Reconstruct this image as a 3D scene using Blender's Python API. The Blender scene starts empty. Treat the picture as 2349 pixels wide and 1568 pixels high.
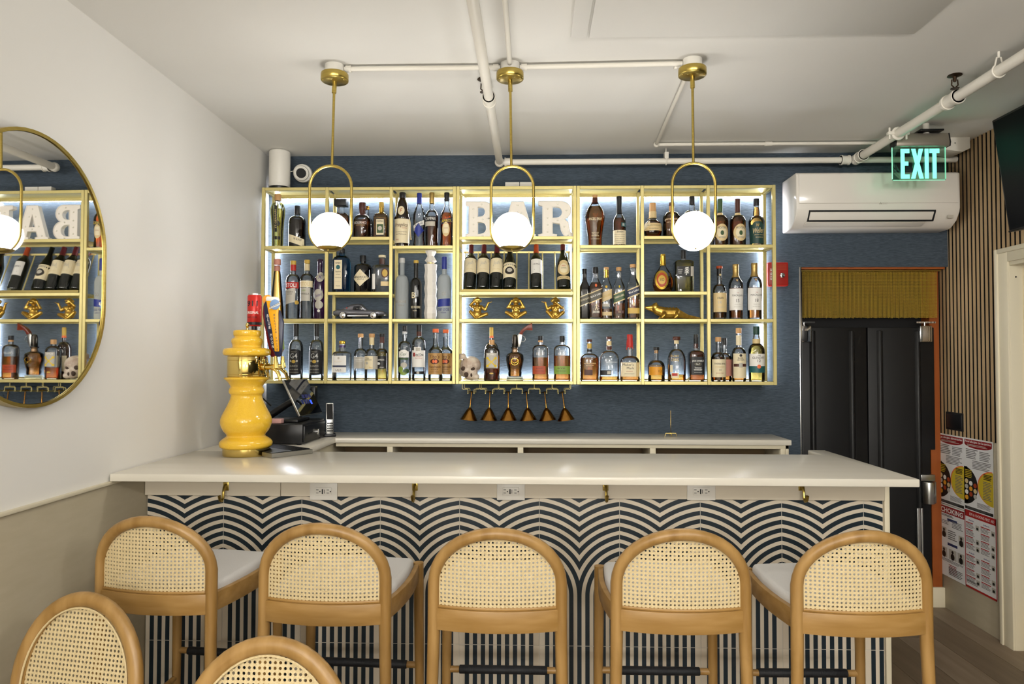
import bpy, bmesh, math, random
from mathutils import Matrix, Vector, Euler
random.seed(7)
SC = bpy.context.scene
COL = SC.collection
PI = math.pi

# ------------------------------------------------------------------ camera
F, W, H = 1600.0, 2349.0, 1568.0           # focal length in pixels of the 2349 x 1568 frame
YAW, PITCH, ROLL = math.atan(47 / F), math.atan(42 / F), 0.002
CAM = Vector((0, 0, 1.49))


def turn(x, y, z):
    c, s = math.cos(ROLL), math.sin(ROLL)
    x, z = x * c - z * s, x * s + z * c
    c, s = math.cos(PITCH), math.sin(PITCH)
    y, z = y * c - z * s, y * s + z * c
    c, s = math.cos(YAW), math.sin(YAW)
    return Vector((x * c - y * s, x * s + y * c, z))


cd = bpy.data.cameras.new('camera')
cd.sensor_fit = 'HORIZONTAL'
cd.sensor_width = 36.0
cd.lens = 36.0 * F / W
cam = bpy.data.objects.new('camera', cd)
COL.objects.link(cam)
r_, u_, f_ = turn(1, 0, 0), turn(0, 0, 1), turn(0, 1, 0)
cam.matrix_world = Matrix(((r_.x, u_.x, -f_.x, CAM.x), (r_.y, u_.y, -f_.y, CAM.y), (r_.z, u_.z, -f_.z, CAM.z), (0, 0, 0, 1)))
cd.clip_start = 0.02
SC.camera = cam


def ray(px, py):
    return turn((px - W / 2) / F, 1.0, -(py - H / 2) / F)


def onY(px, py, Y):
    d = ray(px, py)
    return CAM + d * ((Y - CAM.y) / d.y)


def onZ(px, py, Z):
    d = ray(px, py)
    return CAM + d * ((Z - CAM.z) / d.z)


def onX(px, py, X):
    d = ray(px, py)
    return CAM + d * ((X - CAM.x) / d.x)


# ------------------------------------------------------------------ world, exposure, room lamps behind the viewer
wd = bpy.data.worlds.new('world')
SC.world = wd
wd.use_nodes = True
wd.node_tree.nodes['Background'].inputs[0].default_value = (1.0, 0.9, 0.78, 1)
wd.node_tree.nodes['Background'].inputs[1].default_value = 0.02
SC.view_settings.view_transform = 'Standard'
SC.view_settings.look = 'None'
SC.view_settings.gamma = 1.0
SC.view_settings.exposure = 0.17
SC.view_settings.use_curve_mapping = False
SC.cycles.transparent_max_bounces = 20
SC.cycles.max_bounces = 9
SC.cycles.glossy_bounces = 6
SC.cycles.caustics_reflective = False
SC.cycles.caustics_refractive = False
SC.cycles.sample_clamp_indirect = 3.0
SC.cycles.use_denoising = True
SC.cycles.adaptive_threshold = 0.05
SC.cycles.adaptive_min_samples = 16
SC.cycles.diffuse_bounces = 3

GLOBE_STRENGTH = 27.0
LED_STRENGTH = 90.0
WARM = (1.0, 0.975, 0.935)


def lamp(name, loc, power, size, color=WARM, rot=(0, 0, 0), shape='POINT'):
    ld = bpy.data.lights.new(name, shape)
    ld.energy = power
    ld.color = color
    if shape == 'POINT':
        ld.shadow_soft_size = size
    else:
        ld.shape = 'DISK'
        ld.size = size
    o = bpy.data.objects.new(name, ld)
    COL.objects.link(o)
    o.location = loc
    o.rotation_euler = rot
    return o


lamp('room_pendant_lamp', (-0.4, -0.4, 2.15), 26, 0.12)
lamp('room_pendant_lamp', (1.5, -0.3, 2.2), 62, 0.12)
lamp('room_wall_lamp', (-0.7, -2.5, 1.85), 122, 0.15)
lamp('room_wall_lamp', (1.1, -2.4, 1.85), 100, 0.15)

# ------------------------------------------------------------------ materials


def lin(c):
    if isinstance(c, str):
        c = [int(c[i:i + 2], 16) / 255 for i in (1, 3, 5)]
    return tuple(((v + 0.055) / 1.055) ** 2.4 if v > 0.04045 else v / 12.92 for v in c[:3]) + (1.0,)


MATS = {}


def mat(name, col, rough=0.5, metal=0.0, emit=0.0, noise=None, bump=None, spec=0.5, coat=0.0, trans=0.0, ior=1.45, sheen=0.0):
    """noise=(scale xyz, amount, dark colour) mixes a procedural variation; bump=(scale xyz, strength)"""
    if name in MATS:
        return MATS[name]
    m = bpy.data.materials.new(name)
    m.use_nodes = True
    nt = m.node_tree
    b = nt.nodes['Principled BSDF']
    c = lin(col)
    b.inputs['Base Color'].default_value = c
    b.inputs['Roughness'].default_value = rough
    b.inputs['Metallic'].default_value = metal
    b.inputs['Specular IOR Level'].default_value = spec
    b.inputs['Coat Weight'].default_value = coat
    b.inputs['Transmission Weight'].default_value = trans
    b.inputs['IOR'].default_value = ior
    if emit:
        b.inputs['Emission Color'].default_value = c
        b.inputs['Emission Strength'].default_value = emit
    if noise or bump:
        tc = nt.nodes.new('ShaderNodeTexCoord')

        def nz(scale, detail=4.0):
            mp = nt.nodes.new('ShaderNodeMapping')
            mp.inputs['Scale'].default_value = scale if isinstance(scale, (tuple, list)) else (scale,) * 3
            nt.links.new(tc.outputs['Object'], mp.inputs['Vector'])
            n = nt.nodes.new('ShaderNodeTexNoise')
            n.inputs['Scale'].default_value = 1.0
            n.inputs['Detail'].default_value = detail
            nt.links.new(mp.outputs[0], n.inputs['Vector'])
            return n
        if noise:
            n = nz(noise[0])
            rp = nt.nodes.new('ShaderNodeValToRGB')
            rp.color_ramp.elements[0].position = 0.5 - noise[1]
            rp.color_ramp.elements[1].position = 0.5 + noise[1]
            rp.color_ramp.elements[0].color = lin(noise[2])
            rp.color_ramp.elements[1].color = c
            nt.links.new(n.outputs['Fac'], rp.inputs[0])
            nt.links.new(rp.outputs[0], b.inputs['Base Color'])
        if bump:
            n = nz(bump[0])
            bp = nt.nodes.new('ShaderNodeBump')
            bp.inputs['Strength'].default_value = bump[1]
            bp.inputs['Distance'].default_value = 0.004
            nt.links.new(n.outputs['Fac'], bp.inputs['Height'])
            nt.links.new(bp.outputs[0], b.inputs['Normal'])
    MATS[name] = m
    return m


def thin_glass(name, tint=(1, 1, 1), rough=0.0, refl=1.0):
    if name in MATS:
        return MATS[name]
    m = bpy.data.materials.new(name)
    m.use_nodes = True
    nt = m.node_tree
    nt.nodes.clear()
    o = nt.nodes.new('ShaderNodeOutputMaterial')
    mx = nt.nodes.new('ShaderNodeMixShader')
    t = nt.nodes.new('ShaderNodeBsdfTransparent')
    t.inputs[0].default_value = tuple(tint) + (1,)
    g = nt.nodes.new('ShaderNodeBsdfGlossy')
    g.inputs['Roughness'].default_value = rough
    fr = nt.nodes.new('ShaderNodeFresnel')
    fr.inputs[0].default_value = 1.5
    mul = nt.nodes.new('ShaderNodeMath')
    mul.operation = 'MULTIPLY'
    mul.inputs[1].default_value = refl
    nt.links.new(fr.outputs[0], mul.inputs[0])
    nt.links.new(mul.outputs[0], mx.inputs[0])
    nt.links.new(t.outputs[0], mx.inputs[1])
    nt.links.new(g.outputs[0], mx.inputs[2])
    nt.links.new(mx.outputs[0], o.inputs[0])
    MATS[name] = m
    return m


M = {}
M['wall'] = mat('white_wall_paint', '#e8e5de', 0.75, bump=(40, 0.05))
M['ceil'] = mat('ceiling_paint', '#eae8e2', 0.8, noise=((1.2, 1.2, 1), 0.35, '#e3e0d9'), bump=(25, 0.06))
M['beige'] = mat('beige_wainscot', '#beb39a', 0.6, noise=((9, 9, 40), 0.3, '#b5aa90'), bump=((60, 60, 60), 0.06))
M['blue'] = mat('blue_grasscloth', '#4b5763', 0.85, noise=((38, 38, 300), 0.2, '#343f4a'), bump=((40, 40, 420), 0.4))
M['cream'] = mat('cream_trim_paint', '#e2d8bd', 0.5, bump=(30, 0.04))
M['white'] = mat('white_plastic', '#e8e4da', 0.35)
M['pipe'] = mat('white_pipe_paint', '#e9e4d8', 0.4, bump=(50, 0.05))
M['brassf'] = mat('champagne_gold_paint', '#ddcf8e', 0.36, 0.4, noise=((30, 30, 30), 0.4, '#d2c27e'))
M['brass'] = mat('brushed_brass', '#c6b064', 0.28, 1.0, noise=((8, 8, 120), 0.4, '#ab9348'))
M['polbrass'] = mat('polished_brass', '#e3c878', 0.07, 1.0)
M['gold'] = mat('gold_figure', '#d9b45a', 0.3, 0.85, noise=((60, 60, 60), 0.3, '#a47c2c'))
M['copper'] = mat('aged_copper', '#b98a44', 0.13, 1.0, noise=((20, 20, 20), 0.3, '#8a5c26'))
M['black'] = mat('black_plastic', '#121214', 0.35)
M['blackm'] = mat('black_matte', '#0b0b0d', 0.7)
M['steel'] = mat('brushed_steel', '#b8b8b4', 0.3, 1.0)
M['chrome'] = mat('chrome', '#dcdcdc', 0.1, 1.0)
M['quartz'] = mat('white_quartz', '#e4dfd2', 0.25, 0.0, noise=((2.5, 9, 3), 0.35, '#ddd6c6'))
M['wood'] = mat('oak_bentwood', '#a8844f', 0.38, noise=((26, 26, 3.5), 0.16, '#8c6936'), bump=((60, 60, 6), 0.05))
M['woodrail'] = mat('oak_rail', '#a6824d', 0.4, noise=((4, 20, 38), 0.16, '#926e38'), bump=((6, 60, 60), 0.05))
M['cane'] = mat('cane_webbing', '#d8c69c', 0.5, noise=((160, 160, 160), 0.3, '#c8b284'), bump=((350, 350, 350), 0.5))
M['seat'] = mat('light_grey_fabric', '#cfccc8', 0.9, bump=((400, 400, 400), 0.3))
M['wrap'] = mat('black_cord_wrap', '#14161a', 0.6, bump=((300, 10, 10), 0.4))
M['plank'] = mat('grey_brown_plank', '#8d7c68', 0.5, noise=((22, 1.6, 10), 0.3, '#75644f'), bump=((60, 5, 10), 0.1))
M['planks'] = [M['plank'], mat('light_brown_plank', '#978570', 0.5, noise=((22, 1.6, 10), 0.3, '#7d6b56'), bump=((60, 5, 10), 0.1)),
               mat('warm_brown_plank', '#86745e', 0.5, noise=((22, 1.6, 10), 0.3, '#6c5b48'), bump=((60, 5, 10), 0.1))]
M['sub'] = mat('dark_subfloor', '#3a332b', 0.8)
M['slat'] = mat('walnut_slat', '#bfa37c', 0.55, noise=((30, 30, 2.5), 0.3, '#a98d66'))
M['felt'] = mat('black_felt', '#0c0c0d', 0.95)
M['orange'] = mat('orange_wood', '#a45722', 0.5, noise=((20, 20, 2), 0.3, '#8c4517'))
M['doorb'] = mat('black_door', '#131314', 0.48, bump=((120, 120, 120), 0.05))
M['paper'] = mat('poster_paper', '#e4e2de', 0.5)
M['mirror'] = mat('mirror_glass', '#f2f2f2', 0.015, 1.0)
M['red'] = mat('red_plastic', '#a3231b', 0.35)
M['green'] = mat('exit_glow', '#6cf5c6', 0.5, emit=1.7)
M['yel'] = mat('yellow_ceramic', '#f0c440', 0.14, noise=((220, 220, 220), 0.3, '#e6b42c'), coat=0.3)
M['ledmat'] = mat('cool_led', '#f3f7ff', 0.5, emit=LED_STRENGTH)
M['globe'] = mat('opal_glass_lit', '#fffcf7', 0.3, emit=GLOBE_STRENGTH)
M['clear'] = thin_glass('clear_bottle_glass', (0.985, 0.99, 0.99), 0.06, 1.7)

# ------------------------------------------------------------------ mesh helpers


class MB:
    def __init__(self, org=(0, 0, 0)):
        self.v, self.f, self.o = [], [], Vector(org)

    def add(self, vs, fs):
        n = len(self.v)
        self.v += [tuple(Vector(v) - self.o) for v in vs]
        self.f += [tuple(i + n for i in f) for f in fs]
        return self

    def box(self, x0, x1, y0, y1, z0, z1):
        vs = [(x, y, z) for x in (x0, x1) for y in (y0, y1) for z in (z0, z1)]
        return self.add(vs, [(0, 1, 3, 2), (4, 6, 7, 5), (0, 4, 5, 1), (2, 3, 7, 6), (0, 2, 6, 4), (1, 5, 7, 3)])

    def cyl(self, p0, p1, r0, r1=None, n=14, cap=True):
        r1 = r0 if r1 is None else r1
        p0, p1 = Vector(p0), Vector(p1)
        d = (p1 - p0).normalized()
        a = d.orthogonal().normalized()
        b = d.cross(a)
        vs = []
        for p, r in ((p0, r0), (p1, r1)):
            for i in range(n):
                t = 2 * PI * i / n
                vs.append(p + a * (r * math.cos(t)) + b * (r * math.sin(t)))
        fs = [(i, (i + 1) % n, n + (i + 1) % n, n + i) for i in range(n)]
        if cap:
            fs += [tuple(range(n - 1, -1, -1)), tuple(range(n, 2 * n))]
        return self.add(vs, fs)

    def tube(self, pts, r, n=10, closed=False, flat=1.0, ref=None):
        """sweep; r number or list; flat scales the second axis"""
        pts = [Vector(p) for p in pts]
        k = len(pts)
        rs = r if isinstance(r, (list, tuple)) else [r] * k
        vs, prev = [], None
        for i, p in enumerate(pts):
            if closed:
                d = pts[(i + 1) % k] - pts[i - 1]
            else:
                d = pts[min(i + 1, k - 1)] - pts[max(i - 1, 0)]
            d.normalize()
            if ref is not None:
                a = Vector(ref) - d * d.dot(Vector(ref))
                a.normalize()
            elif prev is None:
                a = d.orthogonal().normalized()
            else:
                a = (prev - d * d.dot(prev)).normalized()
            prev = a
            b = d.cross(a)
            for j in range(n):
                t = 2 * PI * j / n
                vs.append(p + a * (rs[i] * math.cos(t)) + b * (rs[i] * flat * math.sin(t)))
        fs = []
        for i in range(k if closed else k - 1):
            i2 = (i + 1) % k
            for j in range(n):
                j2 = (j + 1) % n
                fs.append((i * n + j, i * n + j2, i2 * n + j2, i2 * n + j))
        if not closed:
            fs += [tuple(range(n - 1, -1, -1)), tuple(range((k - 1) * n, k * n))]
        return self.add(vs, fs)

    def lathe(self, prof, n=24, c=(0, 0, 0), ex=2.0, dr=1.0):
        """profile [(r,z)...] turned about z; ex superellipse exponent, dr depth ratio"""
        vs, fs = [], []
        for r, z in prof:
            for i in range(n):
                t = 2 * PI * (i + 0.5) / n
                cx, sy = math.cos(t), math.sin(t)
                x = math.copysign(abs(cx) ** (2 / ex), cx) * r
                y = math.copysign(abs(sy) ** (2 / ex), sy) * r * dr
                vs.append((c[0] + x, c[1] + y, c[2] + z))
        for k in range(len(prof) - 1):
            for i in range(n):
                j = (i + 1) % n
                fs.append((k * n + i, k * n + j, (k + 1) * n + j, (k + 1) * n + i))
        fs.append(tuple(range(n - 1, -1, -1)))
        fs.append(tuple(range((len(prof) - 1) * n, len(prof) * n)))
        return self.add(vs, fs)

    def prism(self, poly, t0, t1, axis='x'):
        """extrude a 2D polygon along an axis; poly in the other two axes (in xyz order)"""
        n = len(poly)

        def mk(a, b, t):
            return {'x': (t, a, b), 'y': (a, t, b), 'z': (a, b, t)}[axis]
        vs = [mk(a, b, t0) for a, b in poly] + [mk(a, b, t1) for a, b in poly]
        fs = [(i, (i + 1) % n, n + (i + 1) % n, n + i) for i in range(n)] + [tuple(range(n - 1, -1, -1)), tuple(range(n, 2 * n))]
        return self.add(vs, fs)

    def sphere(self, c, r, n=16, m=10, sc=(1, 1, 1)):
        vs = [(c[0], c[1], c[2] - r * sc[2])]
        for i in range(1, m):
            p = PI * i / m
            for j in range(n):
                t = 2 * PI * j / n
                vs.append((c[0] + r * sc[0] * math.sin(p) * math.cos(t), c[1] + r * sc[1] * math.sin(p) * math.sin(t), c[2] - r * sc[2] * math.cos(p)))
        vs.append((c[0], c[1], c[2] + r * sc[2]))
        fs = [(0, 1 + (j + 1) % n, 1 + j) for j in range(n)]
        for i in range(m - 2):
            for j in range(n):
                a, b = 1 + i * n + j, 1 + i * n + (j + 1) % n
                fs.append((a, b, b + n, a + n))
        L = len(vs) - 1
        fs += [(L, L - n + j, L - n + (j + 1) % n) for j in range(n)]
        return self.add(vs, fs)

    def torus(self, c, R, r, axis='z', n=20, m=8):
        pts = []
        for i in range(n):
            t = 2 * PI * i / n
            a, b = R * math.cos(t), R * math.sin(t)
            pts.append({'z': (c[0] + a, c[1] + b, c[2]), 'y': (c[0] + a, c[1], c[2] + b), 'x': (c[0], c[1] + a, c[2] + b)}[axis])
        return self.tube(pts, r, m, closed=True, ref={'z': (0, 0, 1), 'y': (0, 1, 0), 'x': (1, 0, 0)}[axis])

    def mesh(self, name, bevel=0.0, seg=2, angle=40):
        me = bpy.data.meshes.new(name)
        me.from_pydata(self.v, [], self.f)
        bm = bmesh.new()
        bm.from_mesh(me)
        bmesh.ops.recalc_face_normals(bm, faces=bm.faces)
        if bevel:
            es = [e for e in bm.edges if len(e.link_faces) == 2 and e.calc_face_angle(0) > 0.6]
            bmesh.ops.bevel(bm, geom=es, offset=bevel, segments=seg, affect='EDGES', profile=0.5, clamp_overlap=True)
        bm.to_mesh(me)
        bm.free()
        me.polygons.foreach_set('use_smooth', [True] * len(me.polygons))
        me.set_sharp_from_angle(angle=math.radians(angle))
        return me

    def build(self, name, m, parent=None, bevel=0.0, seg=2, angle=40, loc=None):
        me = self.mesh(name, bevel, seg, angle)
        return link(name, me, m, parent, loc)


def link(name, me, m=None, parent=None, loc=None):
    if m is not None and not me.materials:
        me.materials.append(M[m] if isinstance(m, str) else m)
    o = bpy.data.objects.new(name, me)
    COL.objects.link(o)
    if parent is not None:
        o.parent = parent
    if loc is not None:
        o.location = loc
    return o


def tag(o, label, cat=None, group=None):
    o['label'] = label
    if cat:
        o['category'] = cat
    if group:
        o['group'] = group
    return o


def thing(name, loc, label, cat, group=None, rz=0.0):
    o = bpy.data.objects.new(name, None)
    o.empty_display_size = 0.05
    COL.objects.link(o)
    o.location = loc
    o.rotation_euler = (0, 0, rz)
    return tag(o, label, cat, group)


def struct(o):
    o['kind'] = 'structure'
    return o


def copy_tree(o, parent=None):
    c = o.copy()
    COL.objects.link(c)
    c.parent = parent
    for ch in list(o.children):
        copy_tree(ch, c)
    return c


TXT = {}


def text_geo(s, shear=0.0, bold=0.0):
    bold = 0.0 if 'M' in s else bold       # heavy M closes up
    k = (s, shear, bold)
    if k not in TXT:
        cu = bpy.data.curves.new('lettering', 'FONT')
        cu.body = s
        cu.resolution_u = 2
        cu.shear = shear
        cu.offset = bold * .45
        ob = bpy.data.objects.new('lettering', cu)
        me = ob.to_mesh()
        vs = [v.co.copy() for v in me.vertices]
        fs = [tuple(p.vertices) for p in me.polygons]
        ob.to_mesh_clear()
        bpy.data.objects.remove(ob)
        bpy.data.curves.remove(cu)
        x0, x1 = min(v.x for v in vs), max(v.x for v in vs)
        y0, y1 = min(v.y for v in vs), max(v.y for v in vs)
        TXT[k] = ([((v.x - x0) / (x1 - x0) - 0.5, (v.y - y0) / (y1 - y0) - 0.5) for v in vs], fs)
    return TXT[k]


def flat_text(s, w, h, fn, m, parent, shear=0.0, bold=0.0, rot=0.0, name='lettering'):
    """letters w wide and h high, mapped to 3D by fn(a, b)"""
    g, fs = text_geo(s, shear, bold)
    c, sn = math.cos(rot), math.sin(rot)
    vs = []
    for a, b in g:
        a, b = a * w, b * h
        vs.append(tuple(fn(a * c - b * sn, a * sn + b * c)))
    me = bpy.data.meshes.new(name)
    me.from_pydata(vs, [], fs)
    return link(name, me, m, parent)


def blob(name, parts, m, parent=None, voxel=0.004, smooth=4, loc=None):
    """one continuous surface grown from spheres ((x,y,z), r[, scale]) and tapered limbs (p0, r0, p1, r1)"""
    mb = MB()
    for p in parts:
        if len(p) == 4 and isinstance(p[2], (tuple, list, Vector)):
            p0, r0, p1, r1 = p
            mb.cyl(p0, p1, r0, r1, 10)
            mb.sphere(p0, r0, 10, 6)
            mb.sphere(p1, r1, 10, 6)
        else:
            mb.sphere(p[0], p[1], 14, 9, p[2] if len(p) > 2 else (1, 1, 1))
    me = mb.mesh(name)
    o = bpy.data.objects.new(name, me)
    COL.objects.link(o)
    md = o.modifiers.new('remesh', 'REMESH')
    md.mode = 'VOXEL'
    md.voxel_size = voxel
    if smooth:
        s = o.modifiers.new('smooth', 'SMOOTH')
        s.factor = 0.5
        s.iterations = smooth
    dg = bpy.context.evaluated_depsgraph_get()
    me2 = bpy.data.meshes.new_from_object(o.evaluated_get(dg))
    bpy.data.objects.remove(o)
    bpy.data.meshes.remove(me)
    me2.name = name
    me2.polygons.foreach_set('use_smooth', [True] * len(me2.polygons))
    return link(name, me2, m, parent, loc)


# ------------------------------------------------------------------ the room
XL, XR, YB, ZC = -1.635, 2.5, 4.25, 2.75     # left wall, right wall, back wall, ceiling
YD = 4.37                                     # plane of the kitchen door
YN = -3.2                                     # wall behind the viewer
DX0, DZ = onY(1838, 800, 4.25).x, onY(1990, 612, 4.25).z   # kitchen door opening
ZW = 1.012                                    # top of the left wainscot

fl = struct(MB().box(XL - .1, XR + 1.2, YN, YD + .1, -0.06, -0.012).build('floor', 'sub'))
pw, pl = 0.19, 1.25
pm = [MB().box(0, pw - .0025, 0, pl - .003, -0.012, 0).mesh('floor_plank') for _ in range(3)]
for k, me in enumerate(pm):
    me.materials.append(M['planks'][k])
i = 0
x = XL
while x < XR:
    y = YN - random.uniform(0, pl)
    while y < YD:
        if y + pl > 0.9 and y < YD:
            o = link('floor_plank', pm[random.randrange(3)], None, fl, (x, y, 0))
            i += 1
        y += pl
    x += pw
ce = struct(MB().box(XL - .1, XR + .1, YN - .1, YD + .1, ZC, ZC + .1).build('ceiling', 'ceil'))
wl = struct(MB().box(XL - .1, XL, YN - .1, YB + .1, ZW, ZC).build('wall_left', 'wall'))
b = MB().box(XL - .1, XL + .004, YN, YB, 0, ZW).build('lower_panel', 'beige', wl)
MB().box(XL - .05, XL + .016, YN, 2.72, ZW - .004, ZW + .008).build('ledge', 'cream', wl, 0.002)
wb = struct(MB().box(XL, DX0, YB, YB + .12, 0, ZC).box(DX0, XR, YB, YB + .12, DZ, ZC).build('wall_back', 'blue'))
struct(MB().box(XL - .1, XR + .1, YN - .1, YN, 0, ZC).build('wall_front', 'wall'))
# right wall: slatted above, beige panel below, with the side door opening
Y0, Y1, Z2 = 2.8, 3.725, 2.01
XF = XR + .004
wr = struct(MB().box(XF, XR + .12, Y1, YD + .1, 0, ZC).box(XF, XR + .12, Y0, Y1, Z2, ZC).box(XF, XR + .12, YN, Y0, 0, ZC).build('wall_right', 'felt'))
MB().box(XR - .002, XR + .02, 3.815, YD + .06, 0.0, 1.05).build('lower_panel', 'beige', wr, 0.002)
MB().box(XR - .004, XR + .01, 3.802, 3.822, 0.0, 1.05).build('edge_strip', 'cream', wr, 0.002)
SP = 0.0358
sl_long = MB().box(-.006, .006, -.0118, .0118, 1.05, ZC).mesh('wall_slat')
sl_short = MB().box(-.006, .006, -.0118, .0118, Z2 + .075, ZC).mesh('wall_slat')
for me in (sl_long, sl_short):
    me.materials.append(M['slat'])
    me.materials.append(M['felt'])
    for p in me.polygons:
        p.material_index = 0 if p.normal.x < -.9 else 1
y = YD + .03
while y > 2.0:
    long = y > 3.81
    if not (long and y > YB + .005):
        link('wall_slat', sl_long if long else sl_short, None, wr, (XR, y, 0))
    else:
        link('wall_slat', sl_long, None, wr, (XR, y, 0)).scale = (1, 1, 1)
    y -= SP
# kitchen doorway: orange frame, chrome corner strip, black double swing doors
d1 = thing('door_1', (DX0, YD, 0), 'black double swing doors in an orange frame beside the air conditioner', 'door')
del d1['category']
del d1['label']
struct(d1)
L = lambda x: x - DX0
xm = onY(1985, 900, YD).x
xe = onY(2138, 900, YD).x
ZT = DZ - .04
xj = onY(2134, 900, YD - .02).x
MB().box(L(xj), L(XR - .008), -.02, .1, 0, DZ).build('side_jamb', 'orange', d1)
MB().box(0, L(XR - .02), -.11, .08, DZ - .012, DZ + .002).build('head_jamb', 'orange', d1)
MB().box(-.012, .004, -.128, 0, 0, DZ).build('corner_strip', 'chrome', d1, 0.002)
MB().box(-.02, L(XR), .07, .1, 0, DZ).build('dark_panel', 'blackm', d1)
MB().box(L(xe - .05), L(XR + .01), -.035, -.012, 0, .12).build('baseboard', 'cream', d1, 0.003)
for x0, x1, nm in ((DX0 + .006, xm - .004, 0), (xm + .004, xe, 1)):
    dl = MB().prism([(L(x0), .02), (L(x1 if nm == 0 else xe - .03), .02), (L(x1 if nm == 0 else xe - .03), .95), (L(x1), .95), (L(x1), DZ - .36), (L(x0), DZ - .36)], -.03, .015, 'y').build('door_leaf', 'doorb', d1, 0.004)
    w = x1 - x0
    for q in (.18, .74) if nm == 0 else (.13, .70):
        MB().prism([(L(x0 + w * q), -.03), (L(x0 + w * q + .014), -.045), (L(x0 + w * q + .026), -.045), (L(x0 + w * q + .04), -.03)], .03, DZ - .38, 'z').build('pressed_rib', 'doorb', dl, 0.004)
    hx = L(x0 + .03) if nm == 0 else L(x1 - .075)
    hn = MB().box(hx - .025, hx + .05, -.06, -.03, DZ - .45, DZ - .35).build('spring_hinge', 'chrome', dl, 0.006)
    MB().box(hx - .04, hx + .075, -.05, -.02, DZ - .335, DZ - .325).cyl((hx + .01, -.045, DZ - .35), (hx + .01, -.045, DZ - .33), .006).build('hinge_bracket', 'chrome', hn)
hx_ = L(onY(2130, 1120, YD - .055).x)
hb = MB().cyl((hx_, -.055, onY(2130, 1150, YD).z), (hx_, -.055, onY(2130, 1101, YD).z), .034, None, 18).box(hx_, hx_ + .05, -.05, -.02, onY(2130, 1150, YD).z, onY(2130, 1101, YD).z).build('bottom_hinge', 'steel', d1, 0.002)
MB().box(hx_ - .045, hx_ + .04, -.06, -.02, onY(2130, 1099, YD).z, onY(2130, 1085, YD).z).build('hinge_bracket', 'steel', hb, 0.003)
MB().box(hx_ - .065, hx_ - .045, -.05, -.032, .05, .60).box(hx_ - .041, hx_ - .031, -.05, -.03, .05, .60).build('edge_guard', 'steel', d1, 0.002)
# side door with cream casing
d2 = struct(thing('door_2', (XR, Y1, 0), 'x', 'x'))
del d2['category']
del d2['label']
MB().box(-.022, .012, -.018, .077, 0, Z2 + .075).box(-.022, .012, -1.0, -.018, Z2, Z2 + .075).build('casing', 'cream', d2, 0.003)
MB().box(-.03, .012, .052, .077, 0, Z2 + .075).box(-.03, .012, -1.0, .052, Z2 + .05, Z2 + .075).build('casing_bead', 'cream', d2, 0.004)
MB().box(-.012, .13, -.02, .004, 0, Z2 + .002).box(-.012, .13, -.9, 0, Z2 - .02, Z2 + .002).build('jamb', 'cream', d2, 0.002)
MB().box(.055, .075, -.034, -.018, 0, Z2 - .03).build('stop_bead', 'cream', d2, 0.003)
M['bluedoor'] = mat('dark_blue_door', '#3d4957', 0.6)
dl = MB().box(.085, .125, -.87, -.036, .012, Z2 - .025).build('door_leaf', 'bluedoor', d2, 0.002)
M['yellow'] = mat('yellow_paint', '#c9a62e', 0.5)
MB().box(.08, .086, -.8, -.045, .02, .22).build('kick_plate', 'yellow', dl)
MB().cyl((.02, -.0205, 1.93), (.02, -.0225, 1.93), .004).build('screw', 'blackm', d2)
# ------------------------------------------------------------------ bar
ZB = 1.05                                     # worktop height
YF, YK = 2.655, 3.335                         # worktop front and back edge
XE = onY(2110.4, 1100, YF).x                # right end of the worktop
XS = onY(1853, 1033, 3.5).x                    # left edge of the tongue at the right end
YBF = 2.92                                    # face of the bar
poly = [(XL + .006, YF), (XE, YF), (XE, 3.5), (XS, 3.5), (XS, YK), (XL + .006, YK)]
tag(MB().prism(poly, ZB - .03, ZB, 'z').build('bar_countertop', 'quartz', None, 0.004, 2), 'long white quartz worktop of the bar in front of the shelves', 'countertop')
XW = onY(2039, 1300, YBF).x
XT = onY(2027, 1300, YBF).x
ZA = onY(1200, 1140, YBF).z
bar = thing('tiled_bar', (0, YBF, 0), 'bar front clad in navy and cream arch pattern tiles', 'bar')
MB((0, YBF, 0)).box(XL + .006, XW - .004, YBF + .014, YK - .05, .001, ZB - .031).build('carcass', 'cream', bar)
MB((0, YBF, 0)).box(XT, XW, YBF - .014, YBF + .03, .001, ZB - .031).build('corner_trim', 'cream', bar, 0.002)
xs = onY(647, 1125, YBF).x
M['apron'] = mat('pale_apron_paint', '#d8cdb8', 0.5)
for a, b_ in ((XL + .006, xs - .0008), (xs + .0008, XT)):
    MB((0, YBF, 0)).box(a, b_, YBF - .018, YBF + .02, ZA, ZB - .031).build('apron_board', 'apron', bar, 0.0015, 1)

# printed arch tiles
TP = (onY(1980, 1200, YBF).x - onY(511, 1200, YBF).x) / 8
TX0 = onY(1237, 1200, YBF).x
TZC = onY(1237, 1366, YBF).z
TC = TP / 2 * .311
m = bpy.data.materials.new('arch_print_tile')
m.use_nodes = True
nt = m.node_tree
bs = nt.nodes['Principled BSDF']
bs.inputs['Roughness'].default_value = 0.42


def mth(op, a, b=None):
    n = nt.nodes.new('ShaderNodeMath')
    n.operation = op
    for i, v in enumerate((a, b)):
        if v is None:
            continue
        if isinstance(v, (int, float)):
            n.inputs[i].default_value = v
        else:
            nt.links.new(v, n.inputs[i])
    return n.outputs[0]


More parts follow.
